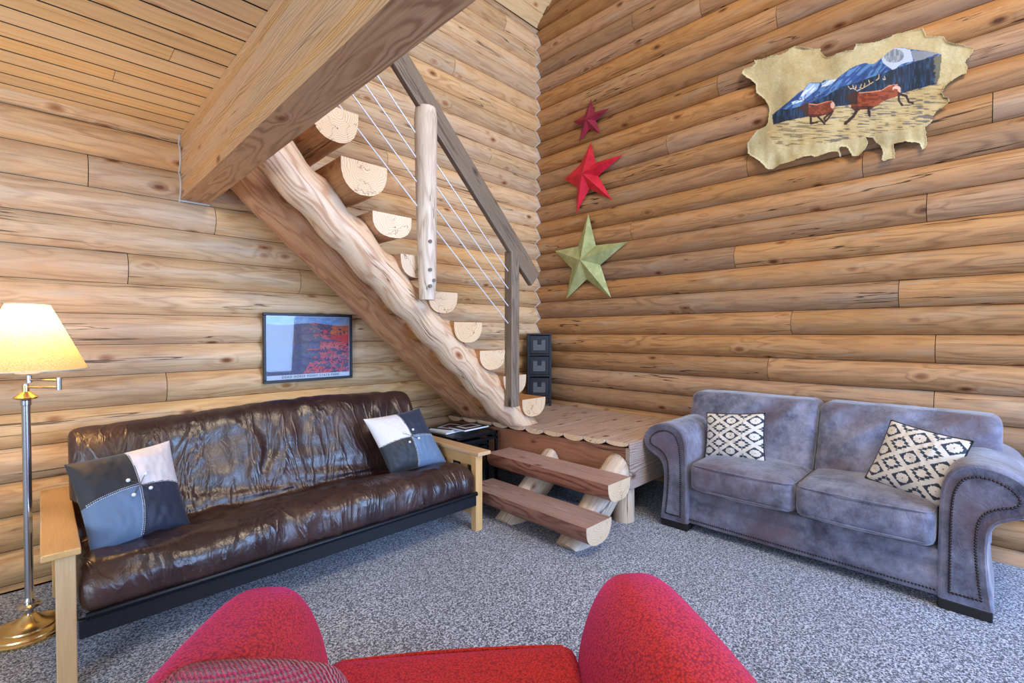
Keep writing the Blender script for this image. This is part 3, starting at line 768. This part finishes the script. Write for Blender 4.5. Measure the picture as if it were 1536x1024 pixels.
# ---------------------------------------------------------------- suede sofa
so = thing('suede_sofa', 'blue-grey suede two-seat sofa with rolled arms and dark nailhead trim', 'sofa', (-.55, -2.98, 0))
AP = [(0, .055), (0, .30), (0, .56), (.015, .66), (.055, .725), (.12, .757), (.20, .750), (.285, .715), (.335, .655), (.345, .59), (.315, .535), (.255, .505), (.205, .475), (.182, .42), (.178, .32), (.190, .18), (.205, .055)]
def arm(yin, sg, zs, fx):
    A_ = chaikin([(u, z*zs) for u, z in AP], 2, False); n = len(A_); root = None
    mb = MB(); NX = 26; vs = []; fs = []
    cu, cz_ = .12, .45
    xs = [fx-.0, fx-.006, fx-.002, fx+.012]+[fx+.04+(-.10-fx-.04)*i/NX for i in range(NX+1)]; ins = [.030, .014, .004, 0]+[0]*(NX+1)
    for x, ii in zip(xs, ins):
        for k, (u, z) in enumerate(A_):
            p0 = A_[max(0, k-1)]; p1 = A_[min(n-1, k+1)]; t = np.array(p1)-np.array(p0); t /= np.linalg.norm(t)+1e-9; nr = np.array((t[1], -t[0]))
            w = .008*mn.noise(Vector((x*4, u*5, z*5+sg)))*(1 if ii == 0 else 0)
            pu, pz = u+nr[0]*(ii-w), z+nr[1]*(ii-w)
            if x > fx+.02: pz -= .03*((x-fx)/.85)*(1 if z > .5 else 0)*0
            vs.append((x, yin+sg*pu, max(.05, pz)))
    m = len(xs)
    for i in range(m-1):
        for k in range(n):
            q = (i*n+k, i*n+(k+1) % n, (i+1)*n+(k+1) % n, (i+1)*n+k); fs.append(q if sg > 0 else q[::-1])
    fs.append(list(range(n)) if sg < 0 else list(range(n))[::-1]); fs.append([(m-1)*n+k for k in range(n)])
    mb.add(vs, fs); a = mb.build('rolled_arm', 'suede', so, True, autosm=50)
    # inset front panel with piping and nailheads
    inn = [(.045, .10), (.045, .30), (.048, .55), (.065, .635), (.10, .685), (.16, .70), (.225, .68), (.275, .64), (.285, .60), (.262, .575), (.215, .56), (.168, .53), (.142, .48), (.135, .40), (.137, .30), (.148, .18), (.158, .10)]
    inn = [(u, z*zs) for u, z in chaikin(inn, 2, False)]
    mb = MB(); mb.add([(fx-.014, yin+sg*u, z) for u, z in inn]+[(fx-.004, yin+sg*u, z) for u, z in inn], [list(range(len(inn)))]+[(k, k+1, len(inn)+k+1, len(inn)+k) for k in range(len(inn)-1)]); mb.build('front_panel', 'suede', a, True, autosm=30)
    path = inn+[inn[0]]; mb = MB(); acc = 0; last = np.array(path[0])
    v, fc = pad((.0062,)*3, .0061, 4)
    for p, q in zip(path[:-1], path[1:]):
        p = np.array(p); q = np.array(q); L = np.linalg.norm(q-p); d = (q-p)/(L+1e-9); t = acc
        while t < L:
            c = p+d*t; mb.add([Vector((fx-.016, yin+sg*c[0], c[1]))+Vector((x.x*.7, x.y, x.z)) for x in v], fc); t += .0145
        acc = t-L
    mb.build('nailhead_trim', 'nail', a)
    mb = MB(); mb.tube([(fx-.003, yin+sg*(u*1.0), z*zs) for u, z in chaikin([(.014, .07), (.014, .56), (.03, .655), (.065, .712), (.12, .742), (.20, .735), (.278, .702), (.322, .648), (.330, .59), (.305, .548), (.25, .522), (.195, .49), (.168, .43), (.166, .32), (.176, .18), (.19, .07)], 2, False)], .0045, 6, up=(1, 0, 0)); mb.build('piping', 'suede', a)
    mb = MB(); mb.box((fx+.0, min(yin+sg*.0, yin+sg*.2), 0), (fx+.09, max(yin, yin+sg*.2), .052)); mb.build('foot', 'darkfoot', a, False, .006)
    mb = MB(); mb.box((-.20, min(yin+sg*.02, yin+sg*.16), 0), (-.11, max(yin+sg*.02, yin+sg*.16), .052)); mb.build('foot', 'darkfoot', a, False, .006)
arm(-2.305, 1, 1.0, -.985); arm(-3.615, -1, 1.01, -.965)
# base
mb = MB()
def base(u, v):
    z = .055+.235*u; x = -.945-.012*math.sin(pi*min(1, max(0, (z-.055)/.15)))-(.010*math.sin(pi*(z-.205)/.085) if z > .205 else 0)
    return (x+.004*mn.noise(Vector((v*9, z*9, 0))), -2.30-1.32*v, z)
mb.grid(base, 22, 60); mb.box((-.935, -3.62, .055), (-.12, -2.30, .29)); mb.build('base', 'suede', so, True, autosm=40)
mb = MB(); v, fc = pad((.0055,)*3, .0054, 4); y = -2.312
while y > -3.61: mb.add([Vector((-.962, y, .085))+Vector((q.x*.7, q.y, q.z)) for q in v], fc); y -= .0145
mb.build('nailhead_trim', 'nail', so)
# seat cushions
for ya, yb in ((-2.325, -2.965), (-2.975, -3.605)):
    cy = (ya+yb)/2; hy = (ya-yb)/2; sd = cy*3
    def fnc(p, abc, sd=sd):
        a, b, c = abc
        w = .005*mn.noise(Vector((p.x*8+sd, p.y*6, p.z*4)))
        if a < -.85: w2 = .006*mn.noise(Vector((p.y*22+p.z*14, p.z*5, sd))); p = p+Vector((-w2, 0, 0))
        p.z += w+( -.012*abs(a)**3 if c > 0 else 0); return p
    v, fc = pad((.325, hy, .100), .045, 26, (.02, .0, .035), fnc)
    mb = MB(); mb.add([Vector(q)+Vector((-.68, cy, .405)) for q in v], fc); c_ = mb.build('seat_cushion', 'suede', so, True, autosm=0)
    for z in (.484, .325):
        mb = MB(); mb.tube([(-.55, ya-.004, z), (-.9, ya-.004, z), (-.975, ya-.012, z-.002), (-.998, ya-.04, z)]+[(-.998-.016*math.sin(pi*t), ya-.04+(yb-ya+.08)*t, z) for t in np.linspace(.05, .95, 16)]+[(-.998, yb+.04, z), (-.975, yb+.012, z-.002), (-.9, yb+.004, z), (-.55, yb+.004, z)], .0045, 6); mb.build('piping', 'suede', c_)
# back cushions: leaning pads whose tops roll back
mb = MB(); v, fc = pad((.10, .86, .33), .05, 12); mb.add([Vector(q)+Vector((-.20, -2.955, .46)) for q in v], fc); mb.build('back_frame', 'suede', so, True, autosm=0)
for ya, yb, s0 in ((-2.075, -2.965, 3.), (-2.975, -3.85, 9.)):
    cy = (ya+yb)/2; hy = (ya-yb)/2
    def fnb(p, abc, s0=s0, hy=hy):
        a, b, c = abc
        z = p.z; x = p.x
        lean = .17*((z+.24)/.48)              # leans back towards the wall
        w = 0
        if a < 0:
            g = mn.noise(Vector((p.y*3.5+z*4.5, z*2.2-p.y, s0))); w = .020*(1-3*abs(g))*max(0, 1-abs(b)**4)
            w += .012*max(0, abs(b)-.5)*math.sin(z*60+p.y*20)
        out = Vector((x-w+lean-.03*max(0, -c), p.y*(1-.0*c), z+.008*mn.noise(Vector((p.y*4, s0, 0)))))
        # bottom of the outer part stops above the arm
        return out
    v, fc = pad((.125, hy, .24), .055, 36, (.03, 0, .006), fnb)
    mb = MB(); mb.add([Vector(q)+Vector((-.455, cy, .690)) for q in v], fc); c_ = mb.build('back_cushion', 'suede', so, True, autosm=0)
# ---------------------------------------------------------------- red armchair in the foreground
rc = thing('red_armchair', 'wide red upholstered armchair in the foreground seen from behind, facing the futon corner', 'armchair', (-3.35, -2.72, 0))
AF = math.radians(51); FX = Vector((math.cos(AF), math.sin(AF), 0)); RX = Vector((math.sin(AF), -math.cos(AF), 0)); RC0 = Vector((-3.355, -2.69, 0))
def rw(r, f, z): return RC0+RX*r+FX*f+Vector((0, 0, z))
def rpad(name, half, r, cen, n=24, puff=(0, 0, 0), fn=None, mat='red', parent=None):
    v, fc = pad(half, r, n, puff, fn); mb = MB(); mb.add([rw(cen[0]+q.x, cen[1]+q.y, cen[2]+q.z) for q in v], fc)
    o = mb.build(name, mat, parent or rc, True, autosm=0); return o
def armshape(p, abc):
    a, b, c = abc       # y is forward; front end narrows and drops
    t = (p.y+.42)/.84
    k = 1-.30*max(0, t-.55)**1.6*2.2
    x = p.x*k*(1+.12*(1-t)); z = p.z
    if z > 0: z = z-(.06*(max(0, t-.75)/.25)**2) - .16*max(0, abs(p.x/.17)-.25)**2
    return Vector((x, p.y, z))
for sg, fo in ((-.975, .02), (1, .0)):
    o = rpad('arm', (.18, .47, .315), .155, (sg*.512, -.385+fo, .397+fo*.3), 26, (0, .0, .03), armshape)
rpad('seat_base', (.40, .36, .13), .04, (0, -.42, .19), 8)
rpad('seat_cushion', (.355, .38, .085), .04, (0, -.375, .40), 22, (.0, .015, .02))
mb = MB(); mb.tube([rw(-.345, -.05, .467)]+[rw(-.315+.63*t, -.003+.014*math.sin(pi*t), .470) for t in np.linspace(0, 1, 16)]+[rw(.345, -.05, .467)], .006, 8); mb.build('piping', 'red', rc)
rpad('backrest', (.56, .13, .36), .11, (0, -.93, .46), 16)
for r_ in (-.58, .58):
    for f_ in (-.10, -.92): mb = MB(); mb.tube([rw(r_, f_, .0), rw(r_, f_, .08)], [.022, .03], 12, up=(1, 0, 0)); mb.build('foot', 'darkfoot', rc)
# knitted pillow in the left corner of the armchair
kp = thing('knit_pillow', 'pink knitted pillow in the red armchair, at the bottom edge', 'pillow', rw(-.30, -.52, .6))
v, fc = pad((.185, .07, .20), .065, 20, (0, .05, .02)); mb = MB(); Rk = Matrix.Rotation(math.radians(-14), 3, 'X')@Matrix.Rotation(math.radians(4), 3, 'Y')
mb.add([rw(-.385+(Rk@q).x, -.47+(Rk@q).y, .555+(Rk@q).z) for q in v], fc); mb.build('cover', 'knit', kp, True, autosm=0)

# ---------------------------------------------------------------- floor lamp
lx, ly = -4.245, -.62
fl = thing('floor_lamp', 'lit brass swing-arm floor lamp with cream cone shade beside the futon', 'lamp', (lx, ly, 0))
mb = MB(); mb.lathe([(.001, .0), (.150, .0), (.154, .006), (.154, .014), (.148, .020), (.136, .022), (.134, .028), (.118, .034), (.100, .035), (.098, .041), (.085, .043), (.060, .050), (.045, .062), (.030, .078), (.022, .09), (.0, .09)], (lx, ly, 0), 40); mb.build('base', 'brass', fl)
mb = MB(); mb.lathe([(.014, .085), (.014, .115), (.040, .122), (.044, .128), (.036, .136), (.020, .142), (.024, .150), (.018, .160), (.0155, .17), (.0155, 1.065), (.019, 1.068), (.019, 1.09), (.0, 1.092)], (lx, ly, 0), 24); mb.build('pole', 'chrome', fl)
mb = MB(); mb.lathe([(.015, 1.085), (.020, 1.09), (.042, 1.098), (.044, 1.104), (.020, 1.125), (.013, 1.13), (.013, 1.16), (.0, 1.16)], (lx, ly, 0), 24); mb.build('finial_ring', 'brass', fl)
d = Vector((.707, -.707, 0)); a0 = Vector((lx, ly, 1.150)); a1 = a0+d*.155; a2 = a0+Vector((.012, -.012, .035))
sx_, sy_ = a2.x, a2.y
mb = MB(); mb.tube([a0, a1], .0055, 8); mb.tube([a2, a2+d*.03, a2+d*.07+Vector((0, 0, -.002)), a1+Vector((0, 0, .032))], .0055, 8)
mb.tube([a1+Vector((0, 0, -.012)), a1+Vector((0, 0, .045))], .010, 10, up=(1, 0, 0)); mb.tube([a0+Vector((0, 0, -.01)), a0+Vector((0, 0, .016))], .010, 10, up=(1, 0, 0)); mb.tube([a2+Vector((0, 0, -.014)), a2+Vector((0, 0, .03))], .010, 10, up=(1, 0, 0)); mb.build('swing_arm', 'chrome', fl)
sc_ = Vector((a2.x, a2.y, 0)); 
mb = MB(); mb.lathe([(.0, 1.205), (.018, 1.205), (.046, 1.214), (.048, 1.219), (.015, 1.221), (.015, 1.29), (.0, 1.29)], sc_, 24); mb.build('socket', 'ivory', fl)
mb = MB(); mb.lathe([(.0, 1.29), (.012, 1.295), (.02, 1.32), (.03, 1.36), (.028, 1.385), (.015, 1.40), (0, 1.403)], sc_, 16)
def bulbmat():
    t = NT('glowing_bulb'); t.b.inputs['Emission Color'].default_value = (1, .75, .42, 1); t.b.inputs['Emission Strength'].default_value = 6.; t.set(Base_Color=(1, .9, .7)); return t.m
M['bulb'] = bulbmat(); mb.build('bulb', 'bulb', fl)
S0, S1, R0, R1 = 1.232, 1.535, .205, .075
mb = MB(); mb.lathe([(R0, S0), (R0-(R0-R1)*.5, (S0+S1)/2), (R1, S1)], sc_, 64); mb.build('lamp_shade', 'shade', fl)
for R_, z_ in ((R0, S0), (R1, S1)):
    mb = MB(); mb.tube([sc_+Vector((R_*math.cos(t), R_*math.sin(t), z_)) for t in np.linspace(0, 2*pi, 49)], .0035, 6, caps=False); mb.build('shade_rim', 'ivory', fl)
D.objects['lamp_bulb_light'].location = (sc_.x, sc_.y, 1.43)
mb = MB(); mb.tube([(-4.30, -.55, .008), (-4.38, -.42, .006), (-4.50, -.30, .006), (-4.62, -.2, .006), (-4.9, -.14, .006)], .004, 6); tag(mb.build('lamp_cord', 'cord', loc=(-4.4, -.4, 0)), 'thin pale lamp cord lying on the carpet behind the floor lamp', 'cord')

# ---------------------------------------------------------------- tin stars
def star(lab, tips, cen, mat, h):
    T = [on(u, v, 0, -.095) for u, v in tips]; c = on(cen[0], cen[1], 0, -.095)
    base = -.073; vs = [(base-.004, t[1], t[2]) for t in T]; n = len(vs); inner = []
    for i in range(n):
        a, b = T[i], T[(i+1) % n]; m = (a+b)/2; d = c+(m-c)*.52 if False else c+((m-c)/np.linalg.norm(m-c))*np.mean([np.linalg.norm(t-c) for t in T])*.40
        inner.append((base-.004, d[1], d[2]))
    pk = [(base-h, c[1], c[2])]; V = vs+inner+pk+[(base, c[1], c[2])]; fs = []
    P_ = 2*n
    for i in range(n):
        j = n+i; k = (i+1) % n; fs += [(i, j, P_), (j, k, P_)]; fs += [(i, P_+1, j), (j, P_+1, k)]
    # give every facet its own vertices for crisp folds
    mb = MB()
    for f in fs: mb.add([V[q] for q in f], [(0, 1, 2)])
    o = mb.build('metal_star', mat, None, False, loc=(base, c[1], c[2])); tag(o, lab, 'wall star', 'tin stars on the log wall')
star('large sage green tin star, lowest of the three on the log wall', [(881, 320), (940, 362), (915, 446), (848, 448), (831, 376)], (877, 391), 'stargreen', .10)
star('bright red tin star hanging between the plum and green stars', [(885, 213), (933, 231), (917, 300), (863, 320), (845, 268)], (878, 262), 'starred', .08)
star('small dark plum-red tin star, topmost on the log wall', [(885, 147), (913, 161), (899, 200), (867, 213), (858, 182)], (882, 180), 'starplum', .055)

# ---------------------------------------------------------------- painted hide
HO = [(1113,111),(1117,104),(1127,101),(1133,96),(1131,90),(1140,89),(1148,88),(1158,84),(1168,83),(1178,79),(1186,73),(1192,69),(1198,71),(1205,71),(1208,72),(1214,72),(1223,73),(1232,72),(1231,77),(1236,83),(1241,87),(1250,84),(1260,79),(1272,76),(1280,75),(1284,67),(1300,65),(1312,63),(1322,60),(1335,55),(1346,50),(1358,48),(1366,46),(1375,45),(1384,43),(1388,50),(1390,56),(1400,56),(1410,55),(1417,55),(1418,62),(1428,65),(1440,66),(1452,69),(1461,71),(1459,80),(1452,88),(1448,93),(1452,100),(1450,110),(1440,114),(1428,122),(1418,131),(1414,140),(1416,146),(1424,148),(1425,153),(1416,160),(1405,168),(1400,175),(1399,182),(1393,188),(1388,191),(1390,202),(1391,216),(1388,223),(1382,226),(1380,217),(1374,214),(1366,215),(1357,213),(1349,215),(1340,216),(1342,226),(1343,238),(1333,240),(1325,243),(1322,240),(1324,228),(1320,219),(1314,215),(1308,207),(1300,207),(1303,214),(1300,222),(1297,226),(1288,235),(1279,236),(1275,229),(1270,221),(1262,221),(1259,224),(1263,233),(1260,239),(1257,228),(1250,228),(1240,231),(1222,237),(1218,234),(1200,238),(1185,243),(1170,247),(1160,253),(1152,255),(1148,251),(1140,243),(1130,236),(1122,231),(1121,215),(1127,207),(1135,196),(1147,189),(1151,183),(1152,172),(1153,164),(1150,155),(1146,149),(1139,143),(1134,139),(1133,127),(1128,122),(1120,117)]
def inpoly(X, Y, P):
    r = np.zeros(X.shape, bool); n = len(P)
    for i in range(n):
        x0, y0 = P[i]; x1, y1 = P[(i+1) % n]
        if y0 == y1: continue
        c = ((Y >= min(y0, y1)) & (Y < max(y0, y1))); xi = x0+(Y-y0)*(x1-x0)/(y1-y0); r ^= (c & (X < xi))
    return r
def seg(X, Y, pts, w):
    r = np.zeros(X.shape, bool)
    for (x0, y0), (x1, y1) in zip(pts[:-1], pts[1:]):
        L = (x1-x0)**2+(y1-y0)**2+1e-9; t = np.clip(((X-x0)*(x1-x0)+(Y-y0)*(y1-y0))/L, 0, 1)
        r |= (X-x0-t*(x1-x0))**2+(Y-y0-t*(y1-y0))**2 < w*w
    return r
_rs = np.random.RandomState(3)
_lat = _rs.rand(64, 64)
def vn(x, y):
    xi = np.floor(x).astype(int); yi = np.floor(y).astype(int); fx = x-xi; fy = y-yi; fx = fx*fx*(3-2*fx); fy = fy*fy*(3-2*fy)
    g = lambda a, b: _lat[a % 64, b % 64]
    return (g(xi, yi)*(1-fx)+g(xi+1, yi)*fx)*(1-fy)+(g(xi, yi+1)*(1-fx)+g(xi+1, yi+1)*fx)*fy
def paint_hide(X, Y):
    A = lambda *c: np.array(srgb(*c))
    n = vn(X*.06, Y*.05)*.6+vn(X*.2+9, Y*.15)*.4
    C_ = A(178, 160, 112)*(1-n)[..., None]+A(206, 198, 160)*n[..., None]
    C_ = C_*(.85+.3*vn(X*.9, Y*.9))[..., None]
    tn0 = vn(X*.035+11, Y*.02+4); C_ = C_*(1-.22*np.clip((tn0-.5)*3, 0, 1))[..., None]
    def put(m, c, k=1.): C_[m] = C_[m]*(1-k)+A(*c)*k
    g = inpoly(X, Y, [(1160, 187), (1210, 175), (1252, 160), (1275, 157), (1350, 140), (1410, 125), (1425, 150), (1400, 180), (1360, 196), (1300, 205), (1240, 215), (1170, 222), (1150, 200)])
    hz = vn(X*.10+3, Y*.75); put(g, (190, 168, 118), .55); put(g & (hz > .66), (92, 84, 62), .65); put(g & (hz > .74) & (X > 1220), (80, 86, 110), .6); put(g & (hz < .25), (214, 196, 150), .5)
    blue = [(1158,172),(1170,163),(1185,152),(1198,140),(1206,135),(1213,125),(1216,124),(1232,124),(1235,121),(1255,119),(1262,113),(1275,103),(1285,98),(1298,94),(1304,96),(1312,95),(1322,87),(1330,82),(1340,73),(1352,72),(1362,74),(1375,76),(1392,78),(1405,80),(1412,83),(1410,100),(1408,118),(1405,127),(1380,131),(1350,140),(1330,146),(1270,158),(1252,160),(1210,175),(1160,187)]
    b = inpoly(X, Y, blue); st_ = vn((X+Y)*.35, (X-Y)*.06)
    put(b, (44, 84, 150)); put(b & (st_ > .6), (92, 140, 196), .8); put(b & (st_ < .3), (32, 58, 120), .8)
    for P in ([(1199, 150), (1206, 136), (1214, 125), (1230, 125), (1226, 134), (1216, 142), (1204, 152), (1190, 158), (1188, 154)], [(1233, 125), (1240, 121), (1256, 119), (1246, 127), (1232, 131)]):
        m = inpoly(X, Y, P); put(m, (150, 186, 226)); put(m & (st_ > .5), (214, 228, 244))
    m = inpoly(X, Y, [(1322, 88), (1330, 80), (1342, 72), (1356, 73), (1366, 76), (1370, 92), (1352, 97), (1340, 106), (1330, 99), (1325, 95)]); put(m, (188, 206, 230))
    m2 = ((X-1341)/15.)**2+((Y-84)/10.5)**2 < 1; put(m & m2, (120, 134, 156)); put(m & m2 & (vn(X*.9, Y*.15) > .55), (160, 172, 190))
    m = inpoly(X, Y, [(1367, 77), (1392, 78), (1408, 81), (1385, 90), (1372, 93)]); put(m, (134, 142, 156))
    dk = inpoly(X, Y, [(1158, 172), (1170, 164), (1185, 165), (1205, 158), (1235, 146), (1262, 130), (1320, 112), (1350, 101), (1385, 90), (1413, 83), (1409, 118), (1404, 126), (1350, 140), (1275, 157), (1252, 160), (1210, 175), (1160, 187)])
    tn = vn(X*.5, Y*.10); put(dk, (26, 52, 84)); put(dk & (tn > .55), (18, 34, 54), .9); put(dk & (tn < .25), (42, 78, 116), .8)
    fade = dk & (X+4*vn(X*.3, Y*.3) > 1404); put(fade, (120, 116, 88), .7)
    # two running elk
    e1 = inpoly(X, Y, [(1197,163),(1204,158),(1208,154),(1213,156),(1218,160),(1225,158),(1238,154),(1247,152),(1252,157),(1251,165),(1245,170),(1238,172),(1232,174),(1222,176),(1213,175),(1207,171),(1204,165)])
    put(seg(X, Y, [(1214, 156), (1226, 157), (1240, 153), (1248, 152)], .9), (206, 130, 100)); put(e1, (118, 52, 38)); put(e1 & (vn(X*.3, Y*.4) > .55), (150, 78, 54), .8); put(e1 & (X < 1213), (62, 34, 34)); put(e1 & (Y > 171), (66, 34, 34), .8); put(((X-1249)/3.2)**2+((Y-158)/5.)**2 < 1, (214, 176, 160))
    for L, w in (([(1216, 174), (1216, 185), (1226, 183)], 1.6), ([(1227, 175), (1233, 181), (1237, 186)], 1.6), ([(1245, 169), (1236, 178), (1238, 182)], 1.5), ([(1249, 167), (1243, 177), (1238, 182)], 1.5)): put(seg(X, Y, L, w), (60, 34, 38))
    for L in ([(1210, 154), (1204, 150), (1199, 151), (1196, 148)], [(1208, 153), (1207, 147), (1209, 142)], [(1210, 153), (1220, 148), (1228, 144), (1237, 141)], [(1220, 148), (1221, 142)], [(1228, 144), (1229, 138)], [(1203, 150), (1202, 146)]): put(seg(X, Y, L, .55), (50, 44, 52))
    e2 = inpoly(X, Y, [(1267,144),(1275,140),(1284,135),(1289,140),(1297,141),(1308,139),(1322,137),(1332,131),(1340,128),(1347,128),(1351,132),(1351,140),(1346,144),(1336,147),(1327,151),(1316,158),(1306,164),(1292,164),(1284,168),(1277,162),(1274,150)])
    put(seg(X, Y, [(1289, 139), (1308, 138), (1323, 136), (1334, 129), (1346, 127)], .9), (206, 140, 110)); put(e2, (120, 50, 34)); put(e2 & (vn(X*.2, Y*.35) > .5), (158, 76, 46), .8); put(e2 & ((X < 1286) & (Y < 156)), (56, 34, 36)); put(e2 & (Y > 159), (60, 34, 36), .8)
    put((((X-1345)/6.5)**2+((Y-135)/6.5)**2 < 1) & (((X-1343)/4.5)**2+((Y-138)/5.)**2 > 1) & e2, (226, 184, 164))
    for L, w in (([(1286, 164), (1280, 174), (1268, 185)], 2.3), ([(1303, 162), (1304, 173)], 2.2), ([(1348, 139), (1348, 150), (1353, 157)], 1.7), ([(1350, 141), (1359, 143), (1363, 152), (1369, 154)], 1.8)): put(seg(X, Y, L, w), (52, 32, 38))
    for L in ([(1286, 136), (1280, 132), (1275, 133), (1272, 129)], [(1280, 132), (1279, 127)], [(1283, 134), (1284, 128)], [(1287, 135), (1296, 131), (1305, 126), (1303, 120)], [(1296, 131), (1297, 125)], [(1305, 126), (1310, 123)], [(1314, 121), (1318, 118), (1319, 112)], [(1325, 119), (1328, 120), (1327, 115)], [(1290, 132), (1292, 126)]): put(seg(X, Y, L, .6), (206, 186, 160))
    return np.clip(C_, 0, 1)
NY, NZ = 420, 300; ys = np.linspace(-3.85, -2.25, NY); zs = np.linspace(2.55, 3.62, NZ); YY, ZZ = np.meshgrid(ys, zs)
PP = np.stack([np.full_like(YY, -.085), YY, ZZ], -1)-CAM; zd = PP@FW; UX = 768+F*(PP@RT)/zd; UY = 512-F*(PP@UP)/zd
inside = inpoly(UX+1.2*(vn(UX*.5, UY*.5)-.5), UY+1.2*(vn(UX*.5+7, UY*.5)-.5), HO); colr = paint_hide(UX, UY)
HI = [[None]*NY for _ in range(NZ)]
mb = MB(); vs = []; cs = []; fs = []; idm = -np.ones((NZ, NY), int)
ed = inside.astype(float)
for _ in range(10): ed[1:-1, 1:-1] = (ed[1:-1, 1:-1]+ed[:-2, 1:-1]+ed[2:, 1:-1]+ed[1:-1, :-2]+ed[1:-1, 2:])/5*inside[1:-1, 1:-1]
for j in range(NZ-1):
    for i in range(NY-1):
        if inside[j, i] and inside[j+1, i] and inside[j, i+1] and inside[j+1, i+1]:
            q = []
            for (a, b) in ((j, i), (j, i+1), (j+1, i+1), (j+1, i)):
                if idm[a, b] < 0:
                    idm[a, b] = len(vs); y_, z_ = ys[i if b == i else i+1], zs[a]
                    low = max(0, min(1, (3.0-z_)/.3)); curl = (1-ed[a, b])*.022*(.5+mn.noise(Vector((y_*7, z_*7, 2))))
                    xx = -.080-.016*mn.noise(Vector((y_*5, z_*3.2, 0)))-.010*mn.noise(Vector((y_*17, z_*6, 4)))*low-curl-.006
                    vs.append((xx, y_, z_)); cs.append(tuple(colr[a, b]))
                q.append(idm[a, b])
            fs.append(q)
mb.add(vs, fs, cols=cs); hd = mb.build('painted_hide', 'hide', None, True, autosm=0, loc=(-.08, -3.05, 3.1))
sm = hd.modifiers.new('thick', 'SOLIDIFY'); sm.thickness = .003; sm.offset = 0
tag(hd, 'ragged tan animal hide painted with mountains and two running elk on the wall', 'wall art')

# ---------------------------------------------------------------- framed poster
fx0, fx1, fz0, fz1 = -3.055, -2.375, 1.035, 1.552; fy = -.068
fp = thing('framed_poster', 'black-framed canyon poster hanging on the log wall above the futon', 'picture', ((fx0+fx1)/2, fy, (fz0+fz1)/2))
mb = MB(); w = .020
mb.box((fx0, fy-.022, fz0), (fx1, fy, fz0+w)); mb.box((fx0, fy-.022, fz1-w), (fx1, fy, fz1)); mb.box((fx0, fy-.022, fz0+w), (fx0+w, fy, fz1-w)); mb.box((fx1-w, fy-.022, fz0+w), (fx1, fy, fz1-w)); mb.build('frame', 'blackpaint', fp, False, .003)
def poster(u, v):
    v = 1-v; U = np.array([[u*300]]); V = np.array([[v*200]]); n1 = float(vn(U*.05, V*.12)[0, 0]); n2 = float(vn(U*.18+5, V*.3)[0, 0]); n3 = float(vn(U*.5, V*.5)[0, 0])
    if u < .012 or u > .988 or v < .015 or v > .925: return srgb(222, 228, 238)
    hor = .13+.02*math.sin(u*9)
    if v < hor: c = (120+60*n1, 165+30*n1, 215)
    elif v < .42+.05*math.sin(u*7):
        c = (70+60*n2, 62+30*n2, 92+20*n1)
        if u > .5 and n1*.6+n2*.5 > .52: c = (210+30*n3, 80+60*n3 if u > .75 and v < .3 else 70, 60)
    else:
        c = (62+40*n2, 66+30*n2, 104+30*n1)
        if u > .42+.5*(.9-v)*(1 if v > .55 else .2) and v > .52 and n1*.5+n2*.6 > .5: c = (190+40*n3, 62+40*n3, 96)
        if u > .62 and .42 < v < .52: c = (226, 96, 92) if n2 > .3 else (90, 50, 70)
    s = .55+.45*n3
    return tuple(min(1, x*(.8+.4*n3)) for x in srgb(*[max(0, min(255, q)) for q in c]))
mb = MB(); a0, a1, b0, b1 = fx0+w-.002, fx1-w+.002, fz0+w-.002, fz1-w+.002
mb.grid(lambda u, v: (a0+(a1-a0)*u, fy-.008, b0+(b1-b0)*v), 240, 170, poster); po = mb.build('print', 'print', fp, False)
def text(body, size, loc, rot, mat, parent, ext=.0004):
    c = D.curves.new('caption_text', 'FONT'); c.body = body; c.size = size; c.align_x = 'CENTER'; c.align_y = 'CENTER'; c.extrude = ext; c.space_character = 1.25
    tmp = D.objects.new('tmp', c); COL.objects.link(tmp); bpy.context.view_layer.update()
    me = D.meshes.new_from_object(tmp.evaluated_get(bpy.context.evaluated_depsgraph_get())); D.objects.remove(tmp); me.name = 'caption'; me.materials.clear()
    o = D.objects.new('caption', me); COL.objects.link(o); o.parent = parent; o.location = Vector(loc)-world_loc(parent); o.rotation_euler = rot; me.materials.append(M[mat]); return o
M['ink'] = plain('ink', srgb(60, 70, 90), .6)
t_ = text('DEAD HORSE POINT STATE PARK', .024, ((fx0+fx1)/2+.01, fy-.0095, b0+.019), (pi/2, 0, 0), 'ink', po)
mb = MB(); mb.add([(a0, fy-.014, b0), (a1, fy-.014, b0), (a1, fy-.014, b1), (a0, fy-.014, b1)], [(0, 1, 2, 3)]); mb.build('glass_pane', 'glass', fp, False)
